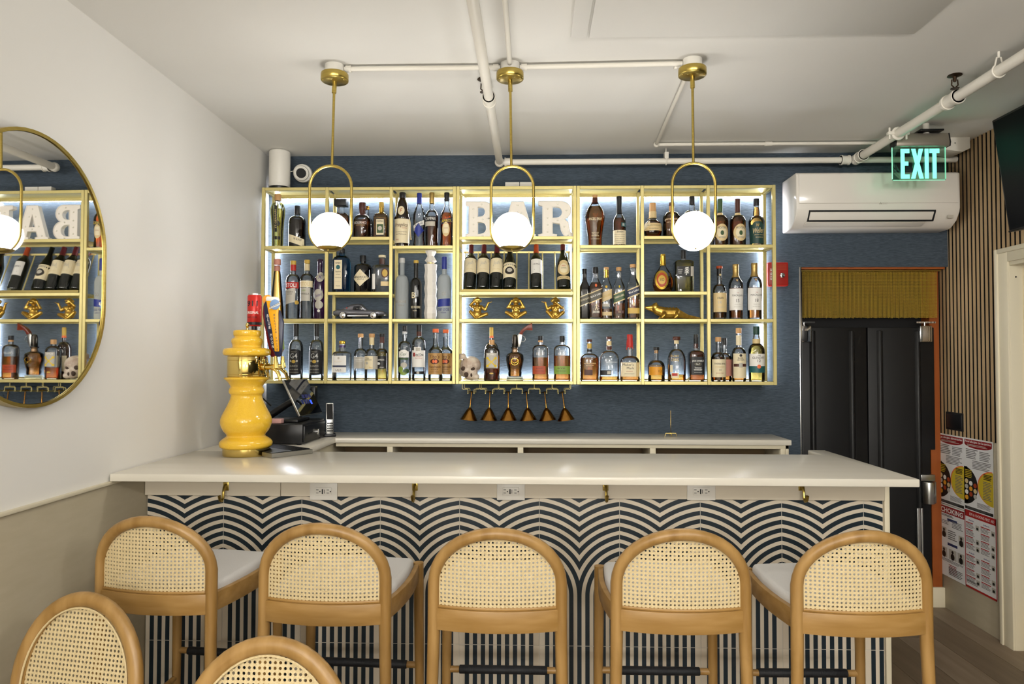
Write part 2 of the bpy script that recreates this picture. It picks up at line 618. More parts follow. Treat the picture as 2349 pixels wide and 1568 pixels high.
gp = nt.nodes.new('ShaderNodeNewGeometry')
sx = nt.nodes.new('ShaderNodeSeparateXYZ')
nt.links.new(gp.outputs['Position'], sx.inputs[0])
q = mth('DIVIDE', mth('SUBTRACT', sx.outputs[0], TX0), TP)
q = mth('ABSOLUTE', mth('SUBTRACT', mth('FRACT', mth('ADD', q, 100.5)), 0.5))
xx = mth('MULTIPLY', q, TP)
zz = mth('MAXIMUM', mth('SUBTRACT', sx.outputs[2], TZC), 0.0)
xc_ = mth('ADD', xx, TC)
rr = mth('SUBTRACT', mth('SQRT', mth('ADD', mth('MULTIPLY', xc_, xc_), mth('MULTIPLY', zz, zz))), TC)
rp_ = mth('DIVIDE', rr, TP / 10)
st = mth('LESS_THAN', mth('ABSOLUTE', mth('SUBTRACT', mth('FRACT', mth('ADD', rp_, 0.5)), 0.5)), 0.27)
st = mth('MULTIPLY', st, mth('GREATER_THAN', rp_, 0.5))
mx = nt.nodes.new('ShaderNodeMix')
mx.data_type = 'RGBA'
mx.inputs[6].default_value = lin('#d6cab6')
mx.inputs[7].default_value = lin('#0b1f2a')
nt.links.new(st, mx.inputs[0])
nt.links.new(mx.outputs[2], bs.inputs['Base Color'])
ZG = onY(1237, 1480, YBF).z
kx = -5
edges = [XL + .008]
for k in range(-6, 8):
    e = TX0 + k * TP
    if edges[0] + .02 < e < XT - .02:
        edges.append(e)
edges.append(XT)
g = .0012
for i in range(len(edges) - 1):
    for z0, z1 in ((.004, ZG), (ZG, ZA)):
        MB((0, YBF, 0)).box(edges[i] + g, edges[i + 1] - g, YBF, YBF + .012, z0 + g, z1 - g).build('tile', m, bar, 0.0008, 1)
M['grout'] = mat('pale_grout', '#cfc8bb', 0.9)
MB((0, YBF, 0)).box(XL + .008, XT, YBF + .0015, YBF + .013, .002, ZA).build('grout', 'grout', bar)

# outlets and hooks under the worktop
oplaces = ('second stool', 'middle stool', 'fourth stool')
for k, px in enumerate((743, 1172, 1608)):
    c = onY(px, 1126, YBF - .018)
    t = thing('power_outlet', c, 'white double power outlet on the bar apron above the %s' % oplaces[k], 'outlet', 'outlets under the bar top')
    MB().box(-.058, .058, -.006, 0, -.036, .036).build('cover_plate', 'white', t, 0.003)
    MB().box(-.034, .034, -.009, -.005, -.017, .017).build('socket_block', 'white', t, 0.002)
    s = MB()
    for sx_ in (-.022, .022):
        s.box(sx_ - .008, sx_ + .002, -.0096, -.0085, .006, .008).box(sx_ - .008, sx_ + .002, -.0096, -.0085, -.007, -.005)
        s.cyl((sx_ + .008, -.0096, 0), (sx_ + .008, -.0085, 0), .0025, None, 8)
    s.box(-.006, -.001, -.0096, -.0085, -.010, .010).box(.003, .005, -.0096, -.0085, -.008, .008)
    s.build('socket_slots', 'blackm', t)
hpl = ('leftmost, above the first stool', 'between the second and middle stools', 'between the middle and fourth stools', 'rightmost, above the fifth stool')
for k, px in enumerate((519, 952, 1389, 1838)):
    c = onY(px, 1118, YBF - .018)
    t = thing('bag_hook', (c.x, c.y, c.z), 'brass bag hook under the worktop, ' + hpl[k], 'hook', 'bag hooks under the bar top')
    MB().box(-.012, .012, -.004, 0, -.012, .026).build('mounting_plate', 'brass', t, 0.002)
    MB().tube([(0, -.003, .012), (0, -.02, .005), (0, -.028, -.015), (0, -.03, -.038), (0, -.042, -.048), (0, -.058, -.042), (0, -.064, -.022)], [.007, .006, .0055, .006, .006, .0055, .007], 8).build('hook_arm', 'brass', t)

# back counter and the return along the left wall
ZBK = ZB
YC = 3.93
XR2 = onZ(1813.5, 1008.3, ZB).x
XRET = -1.115
poly = [(XL + .006, YK + .002), (XRET, YK + .002), (XRET, YC), (XR2, YC), (XR2, YB - .002), (XL + .006, YB - .002)]
tag(MB().prism(poly, ZB - .03, ZB, 'z').build('back_countertop', 'quartz', None, 0.004, 2), 'narrow white quartz worktop along the blue wall under the shelves', 'countertop')
bc = thing('back_bar_cabinet', (0, YC, 0), 'cream open fronted back bar cabinet under the narrow worktop', 'cabinet')
B0 = MB((0, YC, 0))
xa, xb = XRET, XR2 - .012
M['inner'] = mat('cabinet_inside', '#6b5535', 0.6)
MB((0, YC, 0)).box(XL + .006, xb, YB - .03, YB - .003, .001, ZB - .031).build('back_panel', 'inner', bc)
MB((0, YC, 0)).box(xa, xb, YC + .012, YC + .03, ZB - .05, ZB - .031).build('top_rail', 'cream', bc, 0.001)
for px in (895, 1194, 1497):
    x = onY(px, 1025, YC + .02).x
    MB((0, YC, 0)).box(x - .016, x + .016, YC + .012, YB - .03, .001, ZB - .05).build('divider', 'cream', bc, 0.001)
MB((0, YC, 0)).box(xb - .045, xb - .02, YC + .012, YB - .03, .001, ZB - .05).build('divider', 'cream', bc, 0.001)
MB((0, YC, 0)).box(xb - .018, xb, YC + .012, YB - .003, .001, ZB - .031).build('end_panel', 'cream', bc, 0.001)
MB((0, YC, 0)).box(XL + .006, xb, YC + .012, YB - .03, .4, .42).build('shelf_board', 'inner', bc, 0.001)
MB((0, YC, 0)).box(XL + .006, XRET - .02, YK + .02, YC + .3, .001, ZB - .031).build('return_panel', 'cream', bc, 0.001)

# ------------------------------------------------------------------ back bar shelving
YS = 4.05                                     # front of the shelving
TS = .019                                     # gold tube


def zz_(py):
    return onY(1190, py, YS).z


LV = {'T': zz_(426.5), 'A': zz_(562), 'B': zz_(541.5), 'C': zz_(668.5), 'D': zz_(730.5), 'E': zz_(873.5)}
ZU = LV['E'] - TS
UNITX = []


def unit(label, posts, cols):
    xs = [onY(p, 650, YS).x for p in posts]
    t = thing('bar_shelving', ((xs[0] + xs[-1]) / 2, YB, ZU), label, 'shelf', 'gold shelving units on the back wall')
    og = (t.location.x, YB, ZU)
    yb0, yb1 = YB - .036, YB - .018
    h = TS / 2
    xs[0] += h
    xs[-1] -= h
    for i, x in enumerate(xs):
        for ya, yb in ((YS, YS + TS), (yb0, yb1)):
            MB(og).box(x - h, x + h, ya, yb, ZU, LV['T']).build('post', 'brassf', t, 0.0015, 1)
    for i in (0, len(xs) - 1):
        for z in (LV['T'] - TS, LV['A'] - TS, LV['D'] - TS, ZU):
            MB(og).box(xs[i] - h * .98, xs[i] + h * .98, YS + TS, yb0, z + .001, z + TS - .001).build('side_rail', 'brassf', t, 0.0015, 1)
    for i, lv in enumerate(cols):
        a, b_ = xs[i] + h, xs[i + 1] - h
        for l in ['T'] + list(lv) + ['E']:
            z = LV[l]
            for ya, yb in ((YS + .0005, YS + TS), (yb0, yb1 - .0005)):
                MB(og).box(a, b_, ya, yb, z - TS, z - .0004).build('rail', 'brassf', t, 0.0015, 1)
            MB(og).box(a, b_, YS + TS, yb0 if l not in 'TE' else YB - .001, z - .008, z - .0008).build('shelf_board', 'brassf', t)
    w0, w1 = xs[0] - h, xs[-1] + h
    for x0, x1, z0, z1 in ((w0 + .03, w1 - .03, LV['T'] - TS - .008, LV['T'] - TS + .002), (w0 + .03, w1 - .03, ZU + TS + .002, ZU + TS + .010),
                           (w0 + TS - .007, w0 + TS + .0005, ZU + .03, LV['T'] - .03), (w1 - TS - .0005, w1 - TS + .007, ZU + .03, LV['T'] - .03)):
        up = z1 - z0 > .2
        ya, yb = (YB - .0165, YB - .006) if up else (YB - .030, YB - .020)
        tag(MB(og).box(x0, x1, ya, yb, z0, z1).build('led_strip', 'ledmat', t), 'cool white light strip facing the wall')
        if not up:
            MB(og).box(x0 - .001, x1 + .001, YB - .034, YB - .0305, z0 - .001, z1 + .001).build('led_channel', 'brassf', t)
    UNITX.append((w0, w1))
    return t


unit('gold tube shelving left of the letters, holding vodka and liqueur bottles', (598, 748, 896, 1045.3), ('AD', 'BCD', 'AD'))
unit('gold tube shelving in the centre with letters, wine rack and monkeys', (1046, 1322.3), ('BCD',))
unit('gold tube shelving right of the letters, holding whiskey bottles', (1323, 1474, 1626, 1781), ('AD', 'BCD', 'AD'))

# slanted wine rack in the centre unit
u0, u1 = UNITX[1]
zc_ = LV['C']
wk = thing('wine_rack', ((u0 + u1) / 2, YS + .1, zc_), 'slanted gold wine rack on the centre shelf under the letters', 'rack')
og = (wk.location.x, wk.location.y, zc_)
LEAN = math.radians(22)
M['rackd'] = mat('dark_brass', '#8a7a45', 0.4, 0.6)
MB(og).box(u0 + .028, u1 - .028, YS + .004, YS + .012, zc_, zc_ + .016).build('front_lip', 'rackd', wk, 0.001, 1)
zt = zc_ + .255
MB(og).box(u0 + .028, u1 - .028, YS + .158, YS + .166, zt - .006, zt + .006).build('top_bar', 'brassf', wk, 0.001, 1)
for px in (1062, 1092.5, 1123, 1153.7, 1184, 1213, 1245, 1274.5, 1308):
    x = onY(px, 650, YS).x
    MB(og).tube([(x, YS + .06, zc_ + .008), (x, YS + .162, zt)], .0042, 6).build('rack_bar', 'brassf', wk)

# stemware rack under the centre unit
gr = thing('glass_rack', ((u0 + u1) / 2, YS + .08, ZU), 'gold wire stemware rack fixed under the centre shelving', 'rack')
og = tuple(gr.location)


def Q(zx, zy):
    p = onY(1030 + zx / 4.752, 660 + zy / 4.752, YS + .02)
    return p.x, p.z


ends = []
for zx, sides in ((145, (1,)), (335, (-1, 1)), (538, (-1, 1)), (735, (-1, 1)), (930, (-1, 1)), (1128, (-1, 1)), (1327, (-1,))):
    x, _ = Q(zx, 1060)
    dx = 62 / 4.752 * (YS + .02) / F
    z1, z2 = Q(zx, 1103)[1], Q(zx, 1150)[1]
    for yy in (YS + .02, YS + .15):
        for s in sides:
            MB(og).tube([(x, yy, ZU), (x, yy, z1 + .004), (x + s * .004, yy, z1), (x + s * (dx - .004), yy, z1), (x + s * dx, yy, z1 - .004), (x + s * dx, yy, z2)], .0022, 6).build('hanger_wire', 'brassf', gr)
    for s in sides:
        MB(og).tube([(x + s * dx, YS + .012, z2), (x + s * dx, YS + .17, z2)], .0024, 6).build('rail_wire', 'brassf', gr)
zr = Q(0, 1150)[1]
zrim = Q(0, 1450)[1]
zs = Q(0, 1318)[1]
ordn = ('leftmost', 'second from the left', 'third from the left', 'third from the right', 'second from the right', 'rightmost')
for k, (tx, bx) in enumerate(((235, 205), (440, 425), (642, 642), (842, 865), (1045, 1078), (1240, 1282))):
    x0, x1 = Q(tx, 1140)[0], Q(bx, 1455)[0]
    hh = zr - zrim + .004
    t = thing('stemmed_cocktail_glass', (x0, YS + .085, zr + .0055), 'copper stemmed cocktail glass hanging upside down, %s of six' % ordn[k], 'glass', 'copper glasses hanging in the rack')
    t.rotation_euler = (0, -math.atan((x1 - x0) / hh), 0)
    MB().lathe([(.030, 0), (.031, .001), (.018, .0035), (.004, .006)], 24).build('foot', 'copper', t).scale = (1, 1, 1)
    zst = -(zr - zs)
    MB().lathe([(.006, zst - .004), (.0042, zst + .01), (.0036, -.03), (.0042, .002)], 10).build('stem', 'copper', t)
    rim = .052
    MB().lathe([(.004, zst), (.008, zst - .004), (.020, zst - .018), (rim, -hh), (rim - .0015, -hh), (.019, zst - .020), (.003, zst - .006)], 28).build('bowl', 'copper', t)
# ------------------------------------------------------------------ bottles


def liquid(name, col):
    M[name] = mat('liquid_' + name, col, 0.0, trans=1.0, ior=1.33)


liquid('amber', '#f4b050')
liquid('dark', '#dc8a3c')
liquid('deep', '#b8602e')
liquid('redl', '#d2341c')
liquid('orl', '#ff7a30')
liquid('goldl', '#f0c860')
liquid('straw', '#e8d873')
liquid('coffee', '#2a1208')
M['frost'] = mat('frosted_glass', '#d3d9da', 0.4, trans=0.5, ior=1.05)
M['bluegl'] = thin_glass('blue_bottle_glass', (0.22, 0.52, 0.72))
M['purpgl'] = mat('purple_glass', '#2a0c34', 0.08, coat=0.5)
M['darkgl'] = mat('black_bottle_glass', '#0b0b0d', 0.06, coat=0.5)
M['browngl'] = mat('dark_brown_glass', '#1c0f08', 0.06, coat=0.5)
M['winegl'] = mat('wine_bottle_glass', '#0a0f0b', 0.05, coat=0.5)
for k_, c_ in dict(cblack='#141416', cblue='#1f2f86', cgold='#c8a548', ccream='#d9c79a', ccork='#c89a66', cred='#b3271f', corange='#e8703f', cgreen='#1c3f38', cdkgreen='#39532e',
                   cwhite='#eeebe4', ctan='#d9c08c', ckraft='#b58a4e', cnavy='#1d2340', cbrown='#4a2216', cpurple='#4d2a74', cgrey='#b9b3a6', cyel='#d9b92b', clgreen='#8aa24a', cwine='#5a1c20',
                   cteal='#1f5a5c', cpink='#c98a7a', csilver='#c9c9c6', clime='#7a9a3c', corlab='#e09a28', cbeige='#e6d8b4', cink='#2a2420', crust='#a8431f', cdiag='#4a4638').items():
    M[k_] = mat('print_' + k_, c_, 0.45)
M['cgoldm'] = mat('gold_foil', '#d8b24a', 0.25, 0.9)
M['cfoil'] = mat('bronze_foil', '#b79a5c', 0.35, 0.7)


def shape(H_, R_, sb, sn, nr, ch, kind='r', foot=.94, n=7):
    P = [(R_ * foot, 0), (R_, .025 * H_), (R_, sb * H_)]
    for i in range(1, n + 1):
        t = i / n
        if kind == 'r':
            P.append((R_ * (nr + (1 - nr) * math.cos(t * PI / 2)), H_ * (sb + (sn - sb) * math.sin(t * PI / 2))))
        elif kind == 's':
            P.append((R_ * (nr + (1 - nr) * (.5 + .5 * math.cos(PI * t))), H_ * (sb + (sn - sb) * t)))
        else:
            P.append((R_ * (1 + (nr - 1) * t), H_ * (sb + (sn - sb) * t)))
    P.append((R_ * nr, H_ * (1 - ch)))
    return P


def T(s, xc, zc, w, h, m='cink', rot=0.0, shear=0.0, bold=0.0):
    return (s, xc, zc, w, h, m, rot, shear, bold)


def bottle(label, px, w, top, lv, sh=(.6, .76, .34), cap=('cblack', .1, None), glass='clear', liq=None, labs=(), ex=2.0, dr=1.0,
           dy=0.0, prof=None, kind='r', name='liquor_bottle', rx=0.0, base=None, group='bottles on the back bar shelves', extra=None, texts=()):
    Y = YS + .066 + dy
    R_ = w / 2 * Y / F
    zb = LV[lv] if base is None else base
    c = onY(px, 700, Y)
    H_ = onY(px, top, Y).z - zb
    if rx:
        H_ = .30
    t = thing(name, (c.x, Y if not rx else YS + .046, zb + (.0 if not rx else .018)), label, 'bottle', group)
    if rx:
        t.rotation_euler = (-rx, 0, 0)
    sb, sn, nr = sh
    cm, ch, cr = cap
    P = [(r * R_, z * H_) for r, z in prof] if prof else shape(H_, R_, sb, sn, nr, ch, kind)
    seg = 24 if ex > 2.2 else 20

    def rad(z):
        for (r0, z0), (r1, z1) in zip(P, P[1:]):
            if z <= z1:
                return r0 + (r1 - r0) * max(0, z - z0) / max(1e-6, z1 - z0)
        return P[-1][0]

    def S(x, z, e=.0006):
        R2 = rad(z) + e
        x = max(-.985 * R2, min(.985 * R2, x))
        return (x, -R2 * dr * (1 - abs(x / R2) ** ex) ** (1 / ex) - e * .5, z)
    MB().lathe(P, seg, (0, 0, 0), ex, dr).build('bottle_glass', glass, t, angle=50)
    if liq:
        lm, fill = liq
        z0, z1 = .03 * H_, fill * H_
        Q_ = [(rad(z0) * .90, z0)] + [(r * .93, z) for r, z in P if z0 < z < z1] + [(rad(z1) * .93, z1)]
        MB().lathe(Q_, seg, (0, 0, 0), ex, dr).build('liquid', lm, t, angle=50)
    if cm:
        zc = H_ * (1 - ch)
        r = (cr * R_ if cr else P[-1][0] * 1.08)
        hh = H_ * ch
        MB().lathe([(r * .97, zc), (r, zc + hh * .05), (r, zc + hh * .9), (r * .92, zc + hh)], 16).build('cap', cm, t, angle=50)
    for lb in labs:
        kind_, geo, lm, tx = lb[:4]
        me_v, me_f = [], []
        if kind_ == 'rect':
            x0, x1, z0, z1 = geo[:4]
            sl = geo[4] if len(geo) > 4 else 0.0
            nx, nz = 14, 3
            for j in range(nz + 1):
                for i_ in range(nx + 1):
                    x = (x0 + (x1 - x0) * i_ / nx) * R_
                    me_v.append(S(x, (z0 + (z1 - z0) * j / nz) * H_ + sl * x))
            me_f = [(j * (nx + 1) + i_, j * (nx + 1) + i_ + 1, (j + 1) * (nx + 1) + i_ + 1, (j + 1) * (nx + 1) + i_) for j in range(nz) for i_ in range(nx)]
        else:
            cx, cz, hw, hh = geo
            if kind_ == 'oval':
                ring = [(math.cos(2 * PI * i_ / 24), math.sin(2 * PI * i_ / 24)) for i_ in range(24)]
            elif kind_ == 'diamond':
                ring = []
                cs = [(1, 0), (0, 1), (-1, 0), (0, -1)]
                for i_ in range(4):
                    for k in range(8):
                        a, b_ = cs[i_], cs[(i_ + 1) % 4]
                        ring.append((a[0] + (b_[0] - a[0]) * k / 8, a[1] + (b_[1] - a[1]) * k / 8))
            else:
                ring = kind_
            n = len(ring)
            me_v = [S(cx * R_, cz * H_)]
            NR = 5
            for f in [(q_ + 1) / NR for q_ in range(NR)]:
                me_v += [S((cx + hw * a * f) * R_, (cz + hh * b_ * f) * H_) for a, b_ in ring]
            me_f = [(0, 1 + i_, 1 + (i_ + 1) % n) for i_ in range(n)]
            for q_ in range(NR - 1):
                o_ = 1 + q_ * n
                me_f += [(o_ + i_, o_ + n + i_, o_ + n + (i_ + 1) % n, o_ + (i_ + 1) % n) for i_ in range(n)]
        me = bpy.data.meshes.new('label')
        off = Vector((0, -.0004 * (lb[4] if len(lb) > 4 else 0), 0))
        me.from_pydata([tuple(Vector(v) + off) for v in me_v], [], me_f)
        lo = link('label', me, lm, t)
        lay = (lb[4] if len(lb) > 4 else 0)
        for (s, xc, zc, tw, th, tm, rot, shear, bold) in tx:
            flat_text(s, tw * R_, th * H_, lambda a, b_: Vector(S(xc * R_ + a, zc * H_ + b_, .0012)) + Vector((0, -.0005 * lay, 0)), tm, lo, shear, bold, rot)
    for (s, xc, zc, tw, th, tm, rot, shear, bold) in texts:
        flat_text(s, tw * R_, th * H_, lambda a, b_: S(xc * R_ + a, zc * H_ + b_, .0012), tm, t, shear, bold, rot)
    if extra:
        extra(t, R_, H_, S, P)
    return t


def neck(m, z0, z1, k=1.06):
    def f(t, R_, H_, S, P):
        def rad(z):
            for (r0, za), (r1, zb) in zip(P, P[1:]):
                if z <= zb:
                    return r0 + (r1 - r0) * max(0, z - za) / max(1e-6, zb - za)
            return P[-1][0]
        MB().lathe([(rad(z * H_) * k, z * H_) for z in (z0, z0 + (z1 - z0) * .33, z0 + (z1 - z0) * .67, z1)], 16).build('neck_sleeve', m, t)
    return f


def both(*fs):
    def f(*a):
        for g_ in fs:
            g_(*a)
    return f


# ---- top row, left unit
fl_prof = [(.72, 0), (.74, .03), (.76, .3), (.86, .5), (.98, .62), (1.0, .72), (.8, .8), (.46, .84), (.4, .88)]


def flutes(t, R_, H_, S, P):
    for k in range(10):
        a = 2 * PI * k / 10
        MB().tube([((r + .0012) * math.cos(a), (r + .0012) * math.sin(a), z) for r, z in P[:8]], .0032, 5).build('flute', M['flutegl'], t)


M['flutegl'] = mat('greenish_glass_flute', '#d9d48c', 0.05, trans=0.8, ior=1.2)
bottle('fluted pale green liqueur bottle with cork in the top left shelf corner', 635, 31, 446, 'A', cap=('ccork', .12, .5), prof=fl_prof, liq=('straw', .72), extra=flutes,
       labs=[('rect', (-.22, .22, .28, .78), 'cblack', [T('ST-GERMAIN', 0, .52, .44 * 6.2, .02 * 1.6, 'ctan', PI / 2)]), ('rect', (-.55, .6, .14, .2), 'cblack', []), ('oval', (0, .44, .6, .06), 'cblack', [])])
bottle('squat clear bottle of black coffee liqueur with a torn cream label', 680, 38.5, 472.5, 'A', (.62, .76, .33), ('cblack', .2, .36), liq=('coffee', .66),
       labs=[('rect', (-.97, .97, .07, .25, -.35), 'cbeige', [T('MR BLACK', .35, .17, .9, .05, 'cink', -.2, 0, .01)])])
bottle('square shouldered amber bottle with a large black square stopper behind the left globe', 781, 41, 458, 'B', (.52, .66, .3), (None, .14, None), ex=5, dr=.85, liq=('dark', .58), dy=.0,
       labs=[('rect', (-.8, .8, .1, .5), 'cbrown', [])],
       extra=lambda t, R_, H_, S, P: MB().box(-.68 * R_, .68 * R_, -.6 * R_, .6 * R_, H_ * .83, H_ * .995).build('stopper', 'cblack', t, .002))
bottle('round shouldered blood orange liqueur bottle with a dark stopper', 829.7, 40, 465, 'B', (.48, .66, .34), ('cbrown', .2, .4), liq=('dark', .5), dy=-.012,
       texts=[T('SOLERNO', -.05, .4, 1.4, .07, 'cwhite', 0, 0, .01), T('BLOOD ORANGE', 0, .33, 1.0, .025, 'ctan')], extra=neck('cbrown', .62, .82, 1.04))
bottle('small amber bottle with copper cap hidden behind the blood orange bottle', 841, 27, 473, 'B', (.5, .66, .3), ('copper', .1, .36), liq=('amber', .5), dy=.07)
bottle('square amber orange liqueur bottle with gold neck beside the post', 873.6, 33, 464, 'B', (.58, .7, .32), ('cgold', .14, None), ex=5, liq=('amber', .62),
       labs=[('rect', (-.55, .6, .05, .52), 'cblack', []), ('rect', (-.5, .55, .07, .5), 'cbeige', [T('COINTREAU', .02, .44, .9, .05, 'cink', 0, 0, .01)], 1), ('rect', (-.42, .47, .12, .36), 'cdkgreen', [], 2), ('oval', (.02, .25, .3, .06), 'cgrey', [], 3)],
       extra=neck('cgoldm', .66, .86, 1.05))
monk = [(.95, 0), (.97, .03), (.98, .08), (.95, .3), (.97, .5), (1.06, .52), (1.0, .55), (.72, .74), (.66, .8), (.38, .88), (.36, .9)]
bottle('dark monk shaped hazelnut liqueur bottle with rope belt and cream label', 922, 37, 442, 'A', cap=('cblack', .1, .42), prof=monk, glass='browngl',
       labs=[('rect', (-.9, .95, .06, .5), 'cbeige', [T('Frangelico', .0, .38, 1.55, .085, 'cbrown', 0, .3, .01), T('LIQUORE', .4, .33, .6, .02, 'crust'), T('Nocciole Originale', 0, .26, 1.4, .02, 'cbrown'), T('del Piemonte', 0, .22, 1.3, .02, 'cbrown'), T('70cl', -.5, .12, .4, .025, 'crust')]),
             ('oval', (-.02, .65, .42, .085), 'cbeige', [T('F', -.02, .65, .3, .08, 'crust', 0, .3, .02)])],
       extra=lambda t, R_, H_, S, P: MB().tube([(.9 * R_, -.3 * R_, H_ * .52), (1.05 * R_, -.4 * R_, H_ * .44), (1.08 * R_, -.45 * R_, H_ * .3), (1.15 * R_, -.45 * R_, H_ * .16)], .0028, 6).sphere((1.16 * R_, -.45 * R_, H_ * .14), .005, 8, 5).build('rope', 'ccream', t))
curv = [(.92, 0), (.95, .04), (.82, .16), (.86, .3), (1.0, .54), (.98, .6), (.7, .7), (.42, .78), (.36, .82), (.36, .83)]
bottle('clear spirit bottle with blue cap and blue diamond shaped label', 960.7, 29, 443, 'A', cap=('cblue', .2, .4), prof=curv,
       labs=[('rect', (-.9, .85, .36, .44, .5), 'cwhite', [T('Blue Brasil', .05, .41, 1.3, .05, 'cnavy', .45, .2, .01)]), ('diamond', (0, .3, .82, .13), 'cblue', [], 1), ('rect', (-.95, -.3, .25, .3, -.5), 'cgrey', [], 0)])
bottle('red bitter aperitif bottle with cream cap and black banded label', 989.7, 30, 442, 'A', (.56, .68, .38), ('cfoil', .2, .42), liq=('deep', .52),
       labs=[('rect', (-.98, .8, .46, .55), 'cblack', [T('CAMPARI', -.1, .505, 1.55, .055, 'cwhite', 0, 0, .02)]), ('rect', (-.98, .6, .37, .455), 'cgrey', [])])
aper = [(.94, 0), (.97, .04), (.88, .18), (.9, .3), (1.0, .52), (.96, .6), (.6, .68), (.4, .74), (.38, .84), (.38, .85)]
bottle('bright orange aperitif bottle with black cap beside the letters', 1024, 31.5, 442, 'A', cap=('cblack', .15, .4), prof=aper, liq=('orl', .62),
       labs=[('rect', (-.98, .95, .42, .5, .22), 'cnavy', [T('APEROL', .05, .465, 1.5, .055, 'cyel', .12, .15, .02)]), ('oval', (-.02, .31, .55, .13), 'ctan', [T('LIQUEUR', 0, .33, .6, .02, 'crust')], 1), ('rect', (-.4, .36, .24, .4), 'cbeige', [], 2)])
# ---- second row, left unit
pear = [(.95, 0), (1.0, .03), (1.0, .1), (.85, .3), (.62, .58), (.5, .74), (.42, .8), (.42, .88), (.36, .89)]
bottle('tall tapering amber tequila bottle with a round pink stopper', 635, 32, 594, 'D', cap=('cpink', .1, .5), prof=pear, liq=('amber', .8), extra=neck('cpink', .8, .89, 1.05), dy=.02)
bottle('clear vodka bottle with gold cap and red band', 672, 32, 598, 'D', (.66, .77, .36), ('cgold', .07, .4), extra=neck('cred', .83, .93, 1.1),
       labs=[('rect', (-.92, .93, .52, .625), 'cred', [T('STOLI', -.02, .572, 1.5, .065, 'cwhite', 0, 0, .03)]), ('rect', (-.92, .6, .27, .515, .25), 'cgrey', [T('VODKA', -.2, .46, 1.0, .03, 'cink'), T('PREMIUM', -.2, .42, .8, .015, 'cink')]), ('oval', (.75, .28, .22, .035), 'cgold', [])])
bottle('clear vanilla vodka bottle with cream neck and gold band', 703.8, 31, 596, 'D', (.66, .77, .36), ('cgold', .065, .42), extra=neck('ccream', .82, .93, 1.1),
       labs=[('rect', (-.95, .95, .53, .64), 'cbeige', [T('STOLI', 0, .585, 1.4, .06, 'ctan', 0, 0, .03)]), ('rect', (-.72, .72, .3, .52), 'cgrey', [T('VANILLA', 0, .42, 1.2, .03, 'cink'), T('vodka', -.2, .48, .6, .03, 'clime', 0, .3)])])
bottle('dark purple liqueur bottle with an oval silver label half behind a post', 734, 31, 595, 'D', (.56, .74, .44), ('purpgl', .1, .46), glass='purpgl', dy=.04,
       labs=[('oval', (.2, .7, .55, .085), 'cgrey', [T('X', .2, .7, .5, .06, 'cpurple')]), ('oval', (0, .4, .7, .1), 'cgrey', [T('Chambord', 0, .4, 1.1, .05, 'cpurple', .3, .3)]), ('oval', (.1, .24, .6, .07), 'cgrey', []), ('oval', (.1, .14, .2, .025), 'cwhite', [])])
# ---- gin shelf
bottle('square blue gin bottle with tall cream label', 783, 38, 570, 'C', (.68, .84, .32), ('cblack', .1, .36), glass='bluegl', ex=6, dr=.85,
       labs=[('rect', (-.72, .32, .06, .74), 'cnavy', []), ('rect', (-.68, .28, .075, .72), 'cbeige', [T('BOMBAY', -.2, .655, .6, .04, 'cink', 0, 0, .01), T('Sapphire', -.2, .46, .65, .045, 'cink', 0, .2), T('DISTILLED', -.2, .4, .5, .02, 'cink'), T('LONDON DRY GIN', -.2, .33, .7, .02, 'cink'), T('VAPOUR INFUSED', -.2, .24, .7, .018, 'cgrey'), T('ENGLAND', -.2, .14, .5, .02, 'cink')], 1), ('oval', (-.2, .56, .25, .05), 'cteal', [], 2)])
bottle('squat black apothecary gin bottle with a cream diamond label', 832, 41, 586, 'C', (.66, .78, .34), ('cblack', .16, .36), glass='darkgl',
       labs=[('diamond', (-.08, .38, .93, .23), 'cbeige', [T("HENDRICK'S", -.06, .4, 1.6, .06, 'cink', 0, 0, .01), T('GIN', -.05, .34, .7, .03, 'cink'), T('H', -.05, .48, .3, .06, 'ctan', 0, .4)])])
bottle('square clear gin bottle with copper ringed stopper and round brown seal', 876, 41, 585, 'C', (.66, .74, .34), ('cbeige', .07, .42), ex=6, dr=.9, extra=neck('cbrown', .76, .9, 1.0),
       labs=[('oval', (.5, .5, .42, .13), 'cbrown', []), ('oval', (.5, .5, .3, .095), 'cgold', [], 1), ('rect', (.05, .97, .16, .28), 'ctan', []), ('rect', (-.97, -.6, .08, .48), 'cwhite', [])])
bottle('frosted grey vodka bottle with pale gold cap', 922, 31, 592, 'D', (.58, .72, .36), ('csilver', .08, .42), glass='frost',
       labs=[], texts=[T('BELVEDERE', 0, .28, 1.5, .045, 'cgrey', 0, 0, .01), T('VODKA', 0, .22, .9, .025, 'cgrey')])
bottle('matte black vodka bottle with gold letter on the front', 954, 27.5, 597, 'D', (.56, .7, .36), ('cgold', .05, .42), glass='darkgl',
       texts=[T('B', -.25, .4, .6, .1, 'cbeige', 0, 0, .02), T('BELVEDERE', .1, .2, 1.5, .04, 'cbeige', 0, 0, .01), T('VODKA', 0, .14, .7, .02, 'cbeige')])
